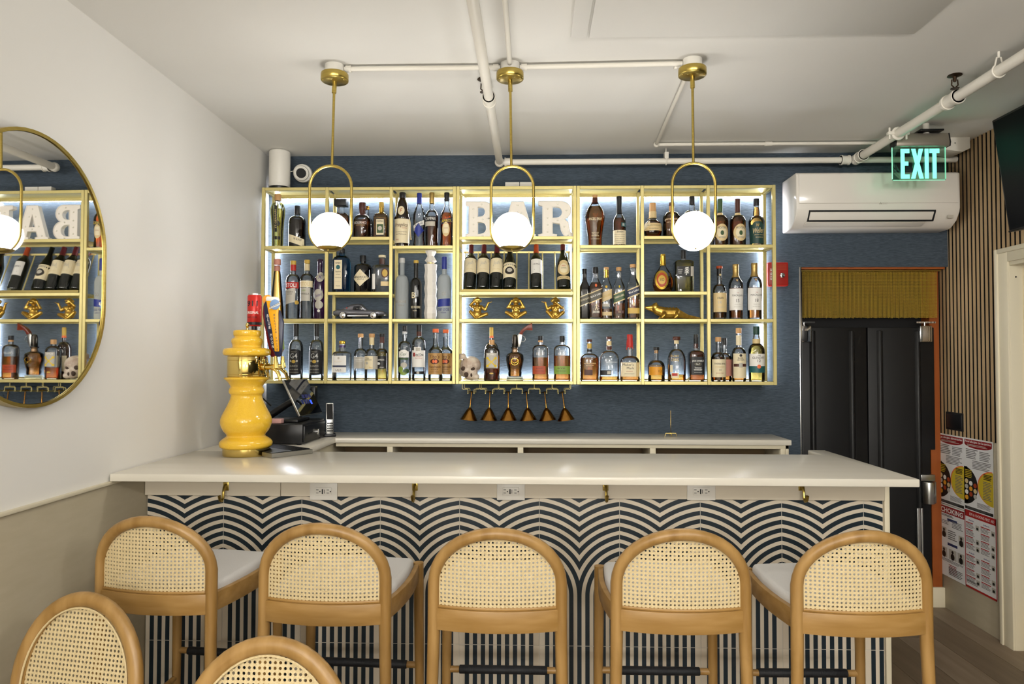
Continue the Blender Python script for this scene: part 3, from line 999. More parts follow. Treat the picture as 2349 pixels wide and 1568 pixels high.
# faceted white ceramic bottle
cx_ = onY(987.6, 700, YS + .1)
Hc_ = onY(987.6, 575, YS + .1).z - LV['D']
t = thing('ceramic_bottle', (cx_.x, YS + .1, LV['D']), 'white faceted ceramic bottle with an hourglass stopper', 'bottle', 'bottles on the back bar shelves')
M['ceram'] = mat('white_ceramic', '#ece6dc', 0.5)
P_ = []
R0 = 15.5 * (YS + .1) / F
nb = 9
for k in range(nb + 1):
    P_.append((R0 * (.98 if k % 2 else .86), Hc_ * .8 * k / nb))
P_.append((R0 * .5, Hc_ * .815))
MB().lathe(P_, 8).build('body', 'ceram', t, angle=10)
MB().lathe([(R0 * .55, Hc_ * .82), (R0 * .92, Hc_ * .85), (R0 * .5, Hc_ * .92), (R0 * .85, Hc_ * .985), (R0 * .8, Hc_)], 8).build('stopper', 'ceram', t, angle=10)
MB().lathe([(R0 * .54, Hc_ * .808), (R0 * .56, Hc_ * .826)], 12).build('collar', 'cgoldm', t)
bottle('frosted vodka bottle with blue cap and a blue landscape print', 1019, 32, 589, 'D', (.58, .72, .34), ('cblue', .2, .38), glass='frost',
       labs=[('rect', (-.9, .9, .2, .32, .1), 'cblue', [])], texts=[T('GREY GOOSE', 0, .15, 1.6, .04, 'cblue', 0, 0, .01), T('VODKA', 0, .1, .8, .02, 'cblue'), T('GG', .1, .4, .6, .06, 'cgrey', 0, .2)])
# ---- bottom row, left unit
for k, (px, w) in enumerate(((680, 32.5), (727, 33.5))):
    bottle('clear tequila bottle with black arched label, %s of the matching pair' % ('left', 'right')[k], px, w, 742.5, 'E', (.56, .72, .32), ('cblack', .1, .36),
           labs=[('rect', (-.9, .9, .12, .5), 'cblack', [T('G4', 0, .43, 1.0, .09, 'csilver', 0, 0, .01), T('TEQUILA', 0, .5, .8, .02, 'cgrey'), T('BLANCO', 0, .25, 1.1, .035, 'cgrey'), T('100% DE AGAVE', 0, .19, 1.2, .02, 'cgrey'), T('HECHO EN MEXICO', 0, .14, 1.3, .018, 'cgrey')]), ('oval', (0, .5, .9, .05), 'cblack', []), ('oval', (0, .12, .9, .03), 'cblack', []),
                 ('oval', (0, .33, .28, .03), 'cgold', [], 2), ('oval', (-.45, .34, .12, .02), 'cgrey', [], 2), ('oval', (.45, .34, .12, .02), 'cgrey', [], 2)], extra=neck('cblack', .78, .92, 1.08))
bottle('short square tequila bottle with gold cap and pale label', 786, 40, 781.5, 'E', (.66, .74, .35), ('cgoldm', .08, .36), ex=4, extra=both(neck('cpurple', .84, .89, 1.02), neck('csilver', .89, .92, 1.0)),
       labs=[('rect', (-.96, .72, .38, .62), 'cwhite', [T('TEQUILA BLANCO', -.2, .48, .9, .018, 'ctan'), T('JALISCO', -.2, .45, .6, .015, 'cgrey')]), ('rect', (-.96, .72, .335, .37), 'cnavy', []), ('rect', (-.96, .72, .2, .33), 'cwhite', [T('LALO', -.15, .26, .65, .05, 'cink')]), ('oval', (-.15, .56, .12, .03), 'cgrey', [], 1)])
cas = (.5, .68, .34)
bottle('clear tequila bottle with wooden cap, set back behind its twin', 828, 31, 765, 'E', cas, ('ccork', .08, .42), dy=.05, labs=[('rect', (-.9, .9, .25, .5), 'cgrey', [T('CASAMIGOS', 0, .44, 1.4, .03, 'cwhite'), T('TEQUILA', 0, .4, 1.0, .02, 'cwhite')])])
bottle('clear tequila bottle with wooden cap and cream label in front', 853.6, 32, 765, 'E', cas, ('ccork', .08, .42), dy=-.02, extra=neck('ccream', .76, .92, 1.03),
       labs=[('rect', (-.95, .4, .24, .52), 'cbeige', [T('Casa', -.4, .48, .5, .03, 'cink'), T('CASAMIGOS', -.3, .44, 1.0, .03, 'cink'), T('Blanco', .1, .28, .5, .03, 'cgold', 0, .3)]), ('oval', (-.5, .37, .2, .03), 'cgrey', [], 1), ('rect', (.42, .97, .24, .52), 'cgrey', [])])
bottle('golden aged tequila bottle with dark cap and black label', 877, 30, 765, 'E', cas, ('cblack', .07, .42), liq=('goldl', .62), dy=.0, extra=neck('cbrown', .8, .93, 1.05),
       labs=[('rect', (-.95, .8, .25, .52), 'cblack', [T('CASAMIGOS', -.1, .44, 1.3, .035, 'cwhite'), T('Anejo', .2, .28, .7, .03, 'cwhite', 0, .3)]), ('oval', (-.35, .36, .3, .03), 'csilver', [], 1)])
bottle('clear cane spirit bottle with green leaf printed label', 929, 30, 747, 'E', (.6, .72, .34), ('cblack', .1, .36), labs=[('rect', (-.75, .75, .42, .53), 'cwhite', [T('Capi', 0, .475, .9, .07, 'cdkgreen', 0, .3)]), ('oval', (0, .5, .72, .06), 'cwhite', [], 0), ('rect', (-.7, .7, .38, .41), 'cdkgreen', []),
       ('oval', (-.45, .2, .4, .06), 'clgreen', []), ('oval', (.4, .17, .45, .045), 'cdkgreen', []), ('oval', (.05, .28, .5, .05), 'cgrey', []), ('oval', (0, .13, .5, .035), 'clgreen', [])], extra=neck('csilver', .86, .89, 1.12))
bottle('clear vodka bottle with black cap and tall white label', 961.8, 32, 745, 'E', (.66, .78, .34), ('cblack', .12, .38),
       labs=[('rect', (-.95, .95, .24, .54), 'cwhite', [T('etel One', .2, .465, 1.1, .05, 'cink', 0, 0, .02), T('VODKA', .1, .43, .8, .02, 'cred'), T('Dutch Wheat', .1, .4, 1.0, .02, 'cred')]), ('rect', (-.6, .45, .54, .6), 'cwhite', []), ('rect', (-.3, .3, .53, .59), 'cgrey', [], 1),
             ('rect', (-.75, -.42, .43, .5), 'cred', [T('K', -.58, .465, .22, .05, 'cink', 0, 0, .03)], 1), ('rect', (-.9, .85, .115, .165), 'cblack', []), ('oval', (0, .14, .2, .025), 'cgrey', [], 1)], extra=neck('cbrown', .8, .88, 1.1))
for k, (px, w, tp, dy) in enumerate(((999.6, 33.5, 754, -.022), (1023, 33, 755.5, .05))):
    bottle('clear vodka bottle with copper cap and kraft label, %s' % ('left of the pair', 'right of the pair')[k], px, w, tp, 'E', (.555, .7, .36), ('corange', .07, .42), dy=dy, kind='s',
           labs=[('rect', (-.97, .97, .12, .53), 'ckraft', [T("Tito's", -.02, .465, 1.4, .075, 'cbrown', 0, .25, .01), T('Handmade', 0, .27, 1.6, .05, 'cbrown', 0, .3, .01), T('VODKA', 0, .215, 1.0, .025, 'cbrown'), T('AUSTIN TEXAS', 0, .17, 1.2, .02, 'cbrown')]), ('oval', (0, .37, .6, .052), 'cbrown', [], 1), ('oval', (-.15, .37, .16, .035), 'corange', [], 2), ('oval', (.2, .37, .18, .035), 'corange', [], 2)])
# ---- centre unit, bottom
bottle('tall dark rum bottle with gold cap standing behind the crossed bones bottle', 1127.5, 33, 750.5, 'E', (.56, .72, .26), ('cgold', .16, .27), glass='browngl', dr=.8, dy=.06, extra=neck('corange', .8, .84, 1.1),
       labs=[('rect', (-.8, .8, .15, .45), 'cbeige', [])])
bottle('clear rum bottle with crossed gold bones, a third full', 1128.5, 37, 779, 'E', (.68, .84, .26), ('ccork', .12, .34), liq=('deep', .3), dr=.8, dy=-.02,
       labs=[('rect', (-.65, .65, .32, .68), 'cgrey', [T('BUMBU', 0, .64, 1.0, .04, 'cwhite')]), ('rect', (-.5, .5, .435, .475, .95), 'cyel', [], 1), ('rect', (-.5, .5, .435, .475, -.95), 'cyel', [], 2), ('oval', (-.5, .36, .16, .03), 'cyel', [], 2), ('oval', (.5, .36, .16, .03), 'cyel', [], 2), ('oval', (-.5, .55, .16, .03), 'cyel', [], 2), ('oval', (.5, .55, .16, .03), 'cyel', [], 2), ('oval', (0, .18, .25, .02), 'cgold', [])])
for k, (px, w, fill, lm, pos) in enumerate(((1240, 37.5, .5, 'crust', 'an orange label'), (1289.5, 38.5, .54, 'clime', 'a green label'))):
    bottle('oval frontier whiskey bottle with black stopper and %s' % pos, px, w, 770, 'E', (.68, .8, .3), ('cblack', .1, .31), liq=('dark', fill + .02), ex=2.6, dr=.6, name='whiskey_bottle',
           labs=[('rect', (-.96, .96 if k else .6, .15, .33), lm, [T('BULLEIT' if k == 0 else 'RYE', -.1, .28, .9, .03, 'cbrown'), T('FRONTIER WHISKEY', -.1, .22, 1.2, .02, 'cbrown')])], texts=[T('BULLEIT', 0, .6, 1.0, .05, 'cgrey')], extra=neck('ccork' if k == 0 else 'cblack', .86, .9, 1.0))
# ---- right unit, top row
ae = [(.66, 0), (.68, .03), (.7, .15), (.82, .35), (1.0, .55), (.98, .62), (.8, .72), (.5, .8), (.26, .86), (.24, .95)]
W_ = dict(name='whiskey_bottle')
bottle('broad shouldered bourbon bottle narrowing to its base, with pale print', 1365, 46, 447.5, 'A', cap=('ccork', .055, .28), prof=ae, liq=('dark', .78), dr=.6, **W_,
       texts=[T('ANGELS ENVY', 0, .52, 1.35, .055, 'cbeige', 0, 0, .02), T('KENTUCKY', 0, .26, .7, .02, 'cbeige'), T('STRAIGHT', 0, .23, .6, .02, 'cbeige'), T('BOURBON', 0, .2, .7, .02, 'cbeige'), T('WHISKEY', 0, .14, .9, .015, 'cbeige')], extra=neck('cbrown', .84, .96, 1.1))
bottle('slim bourbon bottle with black waxed neck and handwritten cream label', 1420.6, 31, 450.7, 'A', (.5, .7, .38), ('cblack', .06, .42), liq=('deep', .56), kind='s', extra=neck('cblack', .66, .94, 1.08), **W_,
       labs=[('rect', (-.95, .95, .03, .31), 'cbeige', [T("Booker's", .1, .28, 1.1, .04, 'cink', 0, .4), T('Kentucky Straight', 0, .22, 1.5, .02, 'cink', 0, .3), T('Bourbon Whiskey', 0, .18, 1.5, .02, 'cink', 0, .3), T('true barrel', 0, .14, 1.4, .02, 'cink', 0, .3), T('small batch uncut', 0, .1, 1.5, .02, 'cink', 0, .3), T('unfiltered', 0, .06, 1.3, .02, 'cink', 0, .3)]), ('rect', (.2, .9, .38, .46), 'cteal', [T('B', .55, .42, .3, .05, 'cwhite')])])


def horse(t, R_, H_, S, P):
    o = blob('horse_topper', [((0, 0, H_ * .955), .0045, (.9, .5, .7)), ((-.006, 0, H_ * .95), .004, (.004, 0, H_ * .96), .0042), ((.005, 0, H_ * .965), .003, (.012, 0, H_ * .985), .002), ((-.006, 0, H_ * .95), .0018, (-.012, 0, H_ * .93), .0013), ((.005, 0, H_ * .95), .0018, (.011, 0, H_ * .935), .0013),
                              ((-.005, 0, H_ * .955), .002, (-.013, 0, H_ * .97), .001), ((0, 0, H_ * .96), .003, (.003, 0, H_ * .995), .0028)], M['cblack'], t, .0016, 1)
    MB().tube([(0, -.002, H_ * .7), (-R_ * .3, -R_ * .95, H_ * .62), (-R_ * .7, -R_ * .8, H_ * .5)], .001, 5).build('tag_string', 'ccork', t)


blant = [(.6, 0), (.9, .06), (1.0, .2), (1.0, .34), (.9, .46), (.6, .56), (.32, .6), (.32, .9)]
bottle('round bodied bourbon bottle topped by a tiny horse and rider', 1498, 41, 466, 'B', cap=('ccork', .3, .37), prof=[(r, z * .9) for r, z in blant], liq=('deep', .48), dr=.8, extra=both(neck('ctan', .56, .75, 1.3), horse), **W_,
       labs=[('rect', (-.97, .97, .18, .4), 'ctan', [T('SINGLE BARREL', 0, .33, 1.4, .03, 'cink', 0, .2), T('bourbon', 0, .24, 1.0, .03, 'cink', 0, .3)]), ('rect', (-1.0, -.4, .42, .56, .8), 'cbeige', [])])
bottle('amber bourbon bottle with brown stopper half hidden by the right globe', 1541.5, 40, 464.6, 'B', (.54, .74, .28), ('cbrown', .1, .32), liq=('dark', .6), **W_,
       texts=[T("JEFFERSON'S", -.1, .48, 1.6, .05, 'cbeige', 0, 0, .02), T('VERY SMALL BATCH', -.1, .4, 1.2, .025, 'cbeige')], extra=neck('ccork', .74, .9, 1.05))
bottle('square decanter bottle with tall black stopper behind the right globe', 1588.5, 44, 450.7, 'B', (.5, .66, .26), ('cblack', .2, .28), liq=('amber', .52), ex=5, dr=.8, **W_)
for k, (px, cm, lq, lab) in enumerate(((1653, 'cdkgreen', ('dark', .62), 'rye whiskey bottle with green capped neck and round gold label'), (1693.4, 'cbrown', ('deep', .6), 'bourbon bottle with brown capped neck and round gold label'))):
    bottle(lab, px, 35.5, 456.5, 'A', (.52, .66, .3), (cm, .1, .34), liq=lq, extra=both(neck(cm, .72, .9, 1.12), neck('ctan', .64, .7, 1.15)), **W_,
           labs=[('oval', (.1 * k, .27, .85, .18), 'ctan', [T("MICHTER'S", .1 * k, .37, 1.1, .045, 'cink', 0, 0, .01), T('WHISKEY', .1 * k, .17, .8, .03, 'cink')]), ('oval', (.1 * k, .27, .62, .12), 'cbeige', [], 1), ('oval', (.12 * k, .26, .22, .05), 'cdkgreen', [], 2)])
well = [(.78, 0), (.84, .03), (.88, .3), (.98, .46), (1.0, .52), (.8, .6), (.4, .64), (.42, .7), (.36, .78), (.3, .84), (.3, .9)]
bottle('golden bourbon bottle with black cap and dark green script label', 1736.6, 36, 456, 'A', cap=('cblack', .15, .36), prof=well, liq=('amber', .82), **W_,
       labs=[('rect', (-.9, .92, .04, .44), 'cgreen', [T('Weller', .0, .31, 1.3, .11, 'ctan', .08, .3, .01), T('SPECIAL RESERVE', .1, .22, 1.2, .02, 'ctan'), T('BOURBON', .1, .17, .9, .02, 'ctan')]), ('oval', (-.1, .45, .6, .05), 'cgreen', [T('W', -.1, .42, .4, .06, 'cgold', 0, .3)])])
# ---- right unit, second row: square whiskies with slanted labels
jw = (.58, .82, .38)
SL = .42


def jband(z0, z1, m, edge, tx, tm='cbeige'):
    return [('rect', (-.97, .97, z0 - .02, z1 + .02, SL), edge, []), ('rect', (-.97, .97, z0, z1, SL), m, [T(tx, 0, (z0 + z1) / 2 + .01, 1.75, .035, tm, .36, .1, .02)], 1)]


bottle('black glass square whisky bottle with slanted label, leftmost of its row', 1341, 24, 616.5, 'D', jw, ('cblack', .1, .42), glass='darkgl', ex=5, kind='s', labs=jband(.3, .46, 'cdiag', 'cbeige', 'DOUBLE BLACK'), **W_)
bottle('square whisky bottle full of dark whisky with slanted black label', 1366, 30, 612.8, 'D', jw, ('cblack', .12, .42), liq=('deep', .7), ex=5, kind='s', dy=-.03, **W_,
       labs=jband(.36, .52, 'cdiag', 'ctan', 'BLACK LABEL', 'cwhite') + [('oval', (0, .64, .16, .03), 'corange', []), ('rect', (-.45, .5, .11, .15), 'cgrey', [T('12', 0, .13, .25, .03, 'cink')]), ([(.1, 1), (.3, .8), (.25, .5), (.6, .3), (.5, .2), (.2, .3), (.3, -.2), (.7, -.9), (.4, -1), (.1, -.4), (-.4, -1), (-.7, -.9), (-.2, -.3), (-.1, .2), (-.5, .1), (-.5, .3), (0, .5)], (.05, .235, .32, .075), 'cbeige', [])])
bottle('square clear whisky bottle with gold neck and slanted beige label', 1391, 25, 613, 'D', jw, ('ccork', .05, .46), liq=('dark', .2), ex=5, kind='s', dy=.02, extra=neck('cgoldm', .8, .95, 1.12), **W_,
       labs=[('rect', (-.97, .97, .36, .54, SL), 'ctan', [T('GOLD LABEL', 0, .45, 1.6, .04, 'cgold', .36, .1, .01)]), ('rect', (-.97, .4, .24, .3), 'cgrey', []), ('rect', (-.97, .9, .07, .14), 'ctan', []), ('oval', (-.1, .62, .2, .025), 'cgoldm', [])])
bottle('square clear whisky bottle with cork cap and slanted green label', 1419.5, 26.5, 613, 'D', jw, ('ccork', .07, .46), liq=('dark', .3), ex=5, kind='s', **W_,
       labs=jband(.35, .5, 'cdkgreen', 'ctan', 'GREEN LABEL') + [('oval', (0, .62, .13, .025), 'cyel', []), ('rect', (-.75, .75, .11, .16), 'cbrown', [T('15', 0, .135, .3, .03, 'ctan')])])
bottle('square whisky bottle with cork cap and slanted indigo label, tallest of its row', 1452, 28, 606, 'D', jw, ('ccork', .06, .48), liq=('dark', .42), ex=5, kind='s', **W_,
       labs=jband(.43, .55, 'cnavy', 'ctan', 'Blue Label', 'cwhite') + [('rect', (-.95, .95, .1, .2), 'cgold', []), ('oval', (0, .27, .22, .03), 'ctan', [])])
cog = [(.5, 0), (.85, .05), (1.0, .2), (.96, .34), (.74, .5), (.42, .62), (.26, .7), (.24, .74)]
bottle('round cognac bottle with gold neck and gold ringed medallion', 1521, 48, 583, 'C', cap=('cgoldm', .1, .24), prof=cog, liq=('deep', .42), dr=.6, name='cognac_bottle', extra=neck('cgoldm', .7, .92, 1.1),
       labs=[('oval', (-.2, .32, .62, .25), 'cgoldm', []), ('oval', (-.2, .32, .47, .19), 'crust', [], 1), ('oval', (-.2, .32, .34, .12), 'cgold', [T('XO', -.2, .32, .4, .08, 'cbrown')], 2)])
bottle('flat square bottle of pale whisky with a black label and one large brush character', 1568, 42, 574, 'C', (.7, .77, .26), ('cblack', .2, .28), liq=('straw', .74), ex=8, dr=.8, **W_,
       labs=[('rect', (-.86, .6, .37, .6), 'cblack', [T('季', .2, .49, .5, .19, 'cwhite', 0, .12, .02), T('SUNTORY', -.5, .52, .5, .025, 'csilver'), T('WHISKY', -.5, .48, .45, .025, 'csilver'), T('TOKI', -.55, .44, .35, .03, 'csilver')]), ('rect', (.62, .95, .37, .6), 'cgrey', [])])
bottle('clear whisky bottle with red stopper and plain tan label', 1650.6, 31, 610, 'D', (.52, .66, .36), ('crust', .05, .46), liq=('dark', .3), extra=both(neck('cblack', .82, .95, 1.05), lambda t, R_, H_, S, P: MB().cyl((0, -R_ * .38, H_ * .83), (0, -R_ * .5, H_ * .83), .006, None, 14).build('seal', 'ctan', t)), **W_,
       labs=[('rect', (-.96, .96, .13, .49), 'ctan', [T('OBAN', -.1, .39, .9, .04, 'cink', 0, 0, .01), T('14', -.2, .31, .4, .06, 'cgrey'), T('SINGLE MALT', 0, .22, 1.0, .02, 'cgrey')])])
mac = [(.9, 0), (.92, .03), (.94, .3), (1.0, .6), (.98, .65), (.8, .71), (.44, .77), (.36, .8), (.36, .94)]
for k, (px, w, tp, age) in enumerate(((1688, 33, 606, '15'), (1731, 34.5, 603.6, '18'))):
    bottle('tapering single malt bottle, pale label reading %s below a small triangle' % ('fifteen', 'eighteen')[k], px, w, tp, 'D', cap=('cfoil', .08, .42), prof=mac, liq=('dark', .3), extra=neck('cfoil', .76, .93, 1.12), **W_,
           labs=[('rect', (-.95, .95, .16, .55), 'cwhite', [T('MACALLAN', 0, .425, 1.4, .035, 'cink', 0, 0, .01), T(age, 0, .33, .4, .055, 'cink'), T('THE', 0, .47, .3, .015, 'crust'), T('YEARS OLD', 0, .26, .9, .018, 'cgrey'), T('SINGLE MALT', 0, .22, 1.0, .018, 'cgrey')]), ('rect', (-.95, .95, .55, .56), 'cbrown', []),
                 ([(-1, 1), (1, 1), (0, -1)], (-.05, .69, .28, .035), 'cbrown', []), ([(-1, 1), (1, 1), (0, -1)], (-.05, .693, .16, .02), 'ctan', [], 1)])
# ---- right unit, bottom row
flask = dict(dr=.55, ex=2.5)
bottle('flat flask bourbon bottle with dark cork stopper and engraved oval, filled high', 1352, 42, 778, 'E', (.5, .66, .27), ('cbrown', .06, .3), liq=('dark', .56), texts=[T('WOODFORD RESERVE', 0, .42, 1.3, .03, 'ctan'), T('BOURBON', 0, .37, .8, .02, 'ctan'), ], extra=both(neck('cgold', .78, .9, .9), neck('cblack', .7, .76, 1.05)), **flask, **W_, labs=[('rect', (-.6, .3, .14, .27), 'cbrown', [])])
bottle('flat flask bottle nearly empty, turned to show its dark back label', 1397, 46, 771.8, 'E', (.46, .68, .26), ('cbrown', .06, .27), liq=('amber', .1), dy=.03, texts=[T('WOODFORD', .2, .42, 1.1, .03, 'csilver')], extra=both(neck('ctan', .8, .9, .9), neck('cbrown', .7, .78, 1.05)), **flask, **W_, labs=[('rect', (-.9, .15, .13, .24), 'cblack', []), ('rect', (-.25, .1, .15, .22), 'cgrey', [], 1)])


def wax(t, R_, H_, S, P):
    MB().lathe([(R_ * .34, H_ * .72), (R_ * .36, H_ * .8), (R_ * .3, H_ * .9), (R_ * .3, H_ * .985), (R_ * .25, H_)], 16).build('wax_seal', 'cred', t)
    for k in range(6):
        a = 2 * PI * k / 6 + .4
        z1 = H_ * random.uniform(.66, .7)
        MB().tube([(R_ * .33 * math.cos(a), R_ * .33 * math.sin(a), H_ * .74), (R_ * .37 * math.cos(a), R_ * .37 * math.sin(a), z1)], .0028, 6).build('wax_drip', 'cred', t)


bottle('square shouldered bourbon bottle with dripping red wax and cream label', 1444.5, 44, 766.6, 'E', (.38, .54, .3), (None, .1, None), liq=('dark', .4), ex=3, dr=.8, extra=wax, dy=-.02, **W_,
       labs=[('rect', (-.98, .55, .1, .4), 'cbeige', [T("Maker's", -.28, .355, 1.1, .055, 'cink', 0, 0, .02), T('Mark', -.05, .28, .75, .05, 'cink', 0, 0, .02), T('WHISKY', -.15, .21, .7, .02, 'crust'), T('KENTUCKY STRAIGHT', -.15, .16, 1.0, .018, 'cink')]), ('rect', (.57, .95, .1, .4), 'ctan', [])])
bottle('short round bourbon style scotch bottle with square amber label marked 12', 1505, 38.5, 795.8, 'E', (.42, .62, .26), ('cblack', .09, .36), liq=('amber', .48), extra=neck('ccork', .82, .91, .9), **W_,
       labs=[('rect', (-.92, .55, .18, .42), 'corlab', [T('12', .3, .3, .4, .07, 'cbrown')]), ('rect', (-.92, .55, .425, .46), 'cbrown', [T('THE GLENROTHES', -.2, .442, 1.35, .025, 'cwhite')])])
bottle('tall domed clear bourbon bottle with broad brown stopper and gold print', 1551.5, 41, 771.8, 'E', (.44, .72, .26), ('cbrown', .08, .42), liq=('amber', .15), extra=neck('ccream', .84, .92, 1.0), dr=.7, **W_,
       texts=[T('ELIJAH', -.3, .56, .8, .06, 'cgold'), T('CRAIG', -.3, .48, .8, .07, 'cgold')], labs=[('rect', (-.7, .1, .07, .19), 'cbeige', []), ('rect', (-.62, -.05, .12, .18), 'cred', [], 1), ('rect', (-.8, -.55, .2, .36), 'cbeige', [])])
bottle('square black labelled whiskey bottle with black cap', 1596, 34.5, 766.6, 'E', (.56, .66, .28), ('cblack', .2, .3), liq=('deep', .62), ex=5, extra=neck('cbrown', .7, .8, 1.05), **W_,
       labs=[('rect', (-.9, .95, .14, .52), 'cblack', [T("JACK DANIEL'S", .02, .43, 1.5, .05, 'cwhite', 0, 0, .02), T('No.7', .02, .365, .5, .035, 'cwhite'), T('Tennessee', .02, .29, .9, .035, 'cwhite', 0, .2, .01), T('WHISKEY', .02, .245, 1.1, .035, 'cwhite', 0, 0, .02), T('SOUR MASH', .02, .19, 1.0, .02, 'csilver')]), ('oval', (.02, .365, .5, .04), 'cdiag', [], .5)])
bottle('round shouldered single malt bottle with pink back label, behind its twin', 1661, 33, 775, 'E', (.5, .66, .34), ('cblack', .16, .36), liq=('dark', .56), dy=.05, labs=[('rect', (-.9, .97, .12, .5), 'cpink', [])], **W_)
bottle('round shouldered single malt bottle with cork and cream label marked 12, in front', 1647, 33, 773, 'E', (.5, .66, .34), ('ccork', .1, .4), liq=('dark', .56), dy=-.03, **W_,
       labs=[('rect', (-.95, .95, .1, .5), 'cbeige', [T('THE BALVENIE', 0, .4, 1.5, .035, 'cink', 0, 0, .01), T('DOUBLEWOOD', 0, .33, 1.2, .025, 'cgold'), T('12', 0, .26, .3, .035, 'cink'), T('SINGLE MALT', 0, .19, 1.1, .02, 'crust')])])
bottle('slim bourbon bottle with cork, cream apron label and dark belt', 1694, 31.5, 752, 'E', (.5, .64, .36), ('ccork', .1, .4), liq=('dark', .42), extra=neck('cbeige', .68, .86, 1.06), **W_,
       labs=[('rect', (-.92, .92, .06, .52), 'cbeige', [T('BASIL', 0, .435, .8, .03, 'cink'), T('HAYDEN', 0, .4, 1.0, .03, 'cink')]), ('rect', (-.98, .98, .275, .33), 'cbrown', [], 1), ('rect', (-.25, .25, .26, .345), 'cgrey', [], 2), ('oval', (0, .485, .2, .025), 'cink', [], 1)])
gl = [(.94, 0), (.98, .03), (1.0, .5), (.98, .58), (.8, .65), (.46, .69), (.46, .77), (.38, .8), (.32, .86), (.32, .88)]
bottle('golden single malt bottle with green cap and teal banded label marked 12', 1734.5, 36, 748.4, 'E', cap=('cgreen', .15, .37), prof=gl, liq=('goldl', .72), extra=neck('ctan', .69, .77, 1.05), **W_,
       labs=[('rect', (-.97, .97, .28, .5), 'cwhite', [T('THE', 0, .47, .4, .025, 'cink'), T('GLENLIVET', 0, .43, 1.5, .04, 'cink', 0, 0, .01), T('12', 0, .375, .4, .045, 'cink')]), ('rect', (-.97, .97, .16, .28), 'cteal', []), ('oval', (0, .27, .24, .035), 'corange', [], 1)])
# ---- wine
wine = [(.92, 0), (1.0, .02), (1.0, .62), (.96, .67), (.74, .73), (.46, .78), (.38, .82), (.36, .99)]
burg = [(.92, 0), (1.0, .02), (1.0, .48), (.9, .58), (.6, .72), (.42, .8), (.36, .86), (.35, .99)]
spots = (('first', 1077.3), ('second', 1107.6), ('third', 1138))
for nm, px in spots:
    bottle('red wine bottle with cream script label, %s from the left in the slanted rack' % nm, px, 29.5, 560, 'C', prof=wine, glass='winegl', rx=LEAN, cap=('cwine', .005, .36), name='wine_bottle', group='wine bottles in the slanted rack',
           labs=[('rect', (-.98, .98, .32, .64), 'cbeige', [T('Josh', 0, .52, 1.1, .11, 'cgrey', .12, .45), T('CELLARS', 0, .39, 1.1, .025, 'ctan')])], extra=neck('cwine', .8, 1.0, 1.07))
bottle('sloping shouldered wine bottle with a dark oval picture on its label', 1168.8, 31, 562, 'C', prof=burg, glass='winegl', rx=LEAN, cap=('cblack', .005, .36), name='wine_bottle', group='wine bottles in the slanted rack',
       labs=[('rect', (-.97, .97, .2, .54), 'cbeige', [T('BONNY', 0, .49, 1.2, .05, 'cgrey')]), ('oval', (0, .35, .68, .085), 'cink', [], 1), ('oval', (0, .36, .4, .045), 'cgrey', [], 2)])
bottle('wine bottle with red capsule and plain white label, standing apart in the rack', 1230, 28.5, 562, 'C', prof=wine, glass='winegl', rx=LEAN, cap=('cwine', .005, .36), name='wine_bottle', group='wine bottles in the slanted rack',
       labs=[('rect', (-.85, .98, .3, .62), 'cwhite', [T('CAYMUS', 0, .5, 1.1, .035, 'cink'), T('*', -.3, .38, .1, .02, 'cink')])], extra=neck('crust', .8, 1.0, 1.07))
bottle('wine bottle with an ornate gold crest label at the right end of the rack', 1293, 32, 558, 'C', prof=burg, glass='winegl', rx=LEAN, cap=('cwine', .005, .36), name='wine_bottle', group='wine bottles in the slanted rack',
       labs=[('oval', (0, .4, .85, .16), 'ctan', []), ('oval', (0, .53, .6, .06), 'ctan', []), ('oval', (0, .4, .6, .11), 'cbeige', [T('MASI', 0, .45, .5, .03, 'cred'), T('COSTASERA', 0, .4, .8, .025, 'cink')], 1), ('rect', (-.95, .95, .16, .23), 'ctan', [T('AMARONE', 0, .195, 1.2, .03, 'cink')])], extra=neck('cwine', .86, 1.0, 1.07))
# ------------------------------------------------------------------ decor on the shelves


def at(px, lv, dy=.062):
    p = onY(px, 700, YS + dy)
    return (p.x, YS + dy, LV[lv])


PXM = (YS + .1) / F                            # metres per pixel on the shelves


def curve_letter(name, rings, h, depth, m, parent):
    cu = bpy.data.curves.new(name, 'CURVE')
    cu.dimensions = '2D'
    cu.fill_mode = 'BOTH'
    cu.extrude = depth / 2
    for r in rings:
        s = cu.splines.new('POLY')
        s.points.add(len(r) - 1)
        for p, (a, b_) in zip(s.points, r):
            p.co = (a * h, b_ * h, 0, 1)
        s.use_cyclic_u = True
    ob = bpy.data.objects.new(name, cu)
    me = ob.to_mesh()
    me2 = bpy.data.meshes.new(name)
    me2.from_pydata([(v.co.x, -v.co.z, v.co.y) for v in me.vertices], [], [tuple(p.vertices) for p in me.polygons])
    ob.to_mesh_clear()
    bpy.data.objects.remove(ob)
    bpy.data.curves.remove(cu)
    return link(name, me2, m, parent)


def arc(cx, cy, rx, ry, a0, a1, n=10):
    return [(cx + rx * math.cos(math.radians(a0 + (a1 - a0) * i / n)), cy + ry * math.sin(math.radians(a0 + (a1 - a0) * i / n))) for i in range(n + 1)]


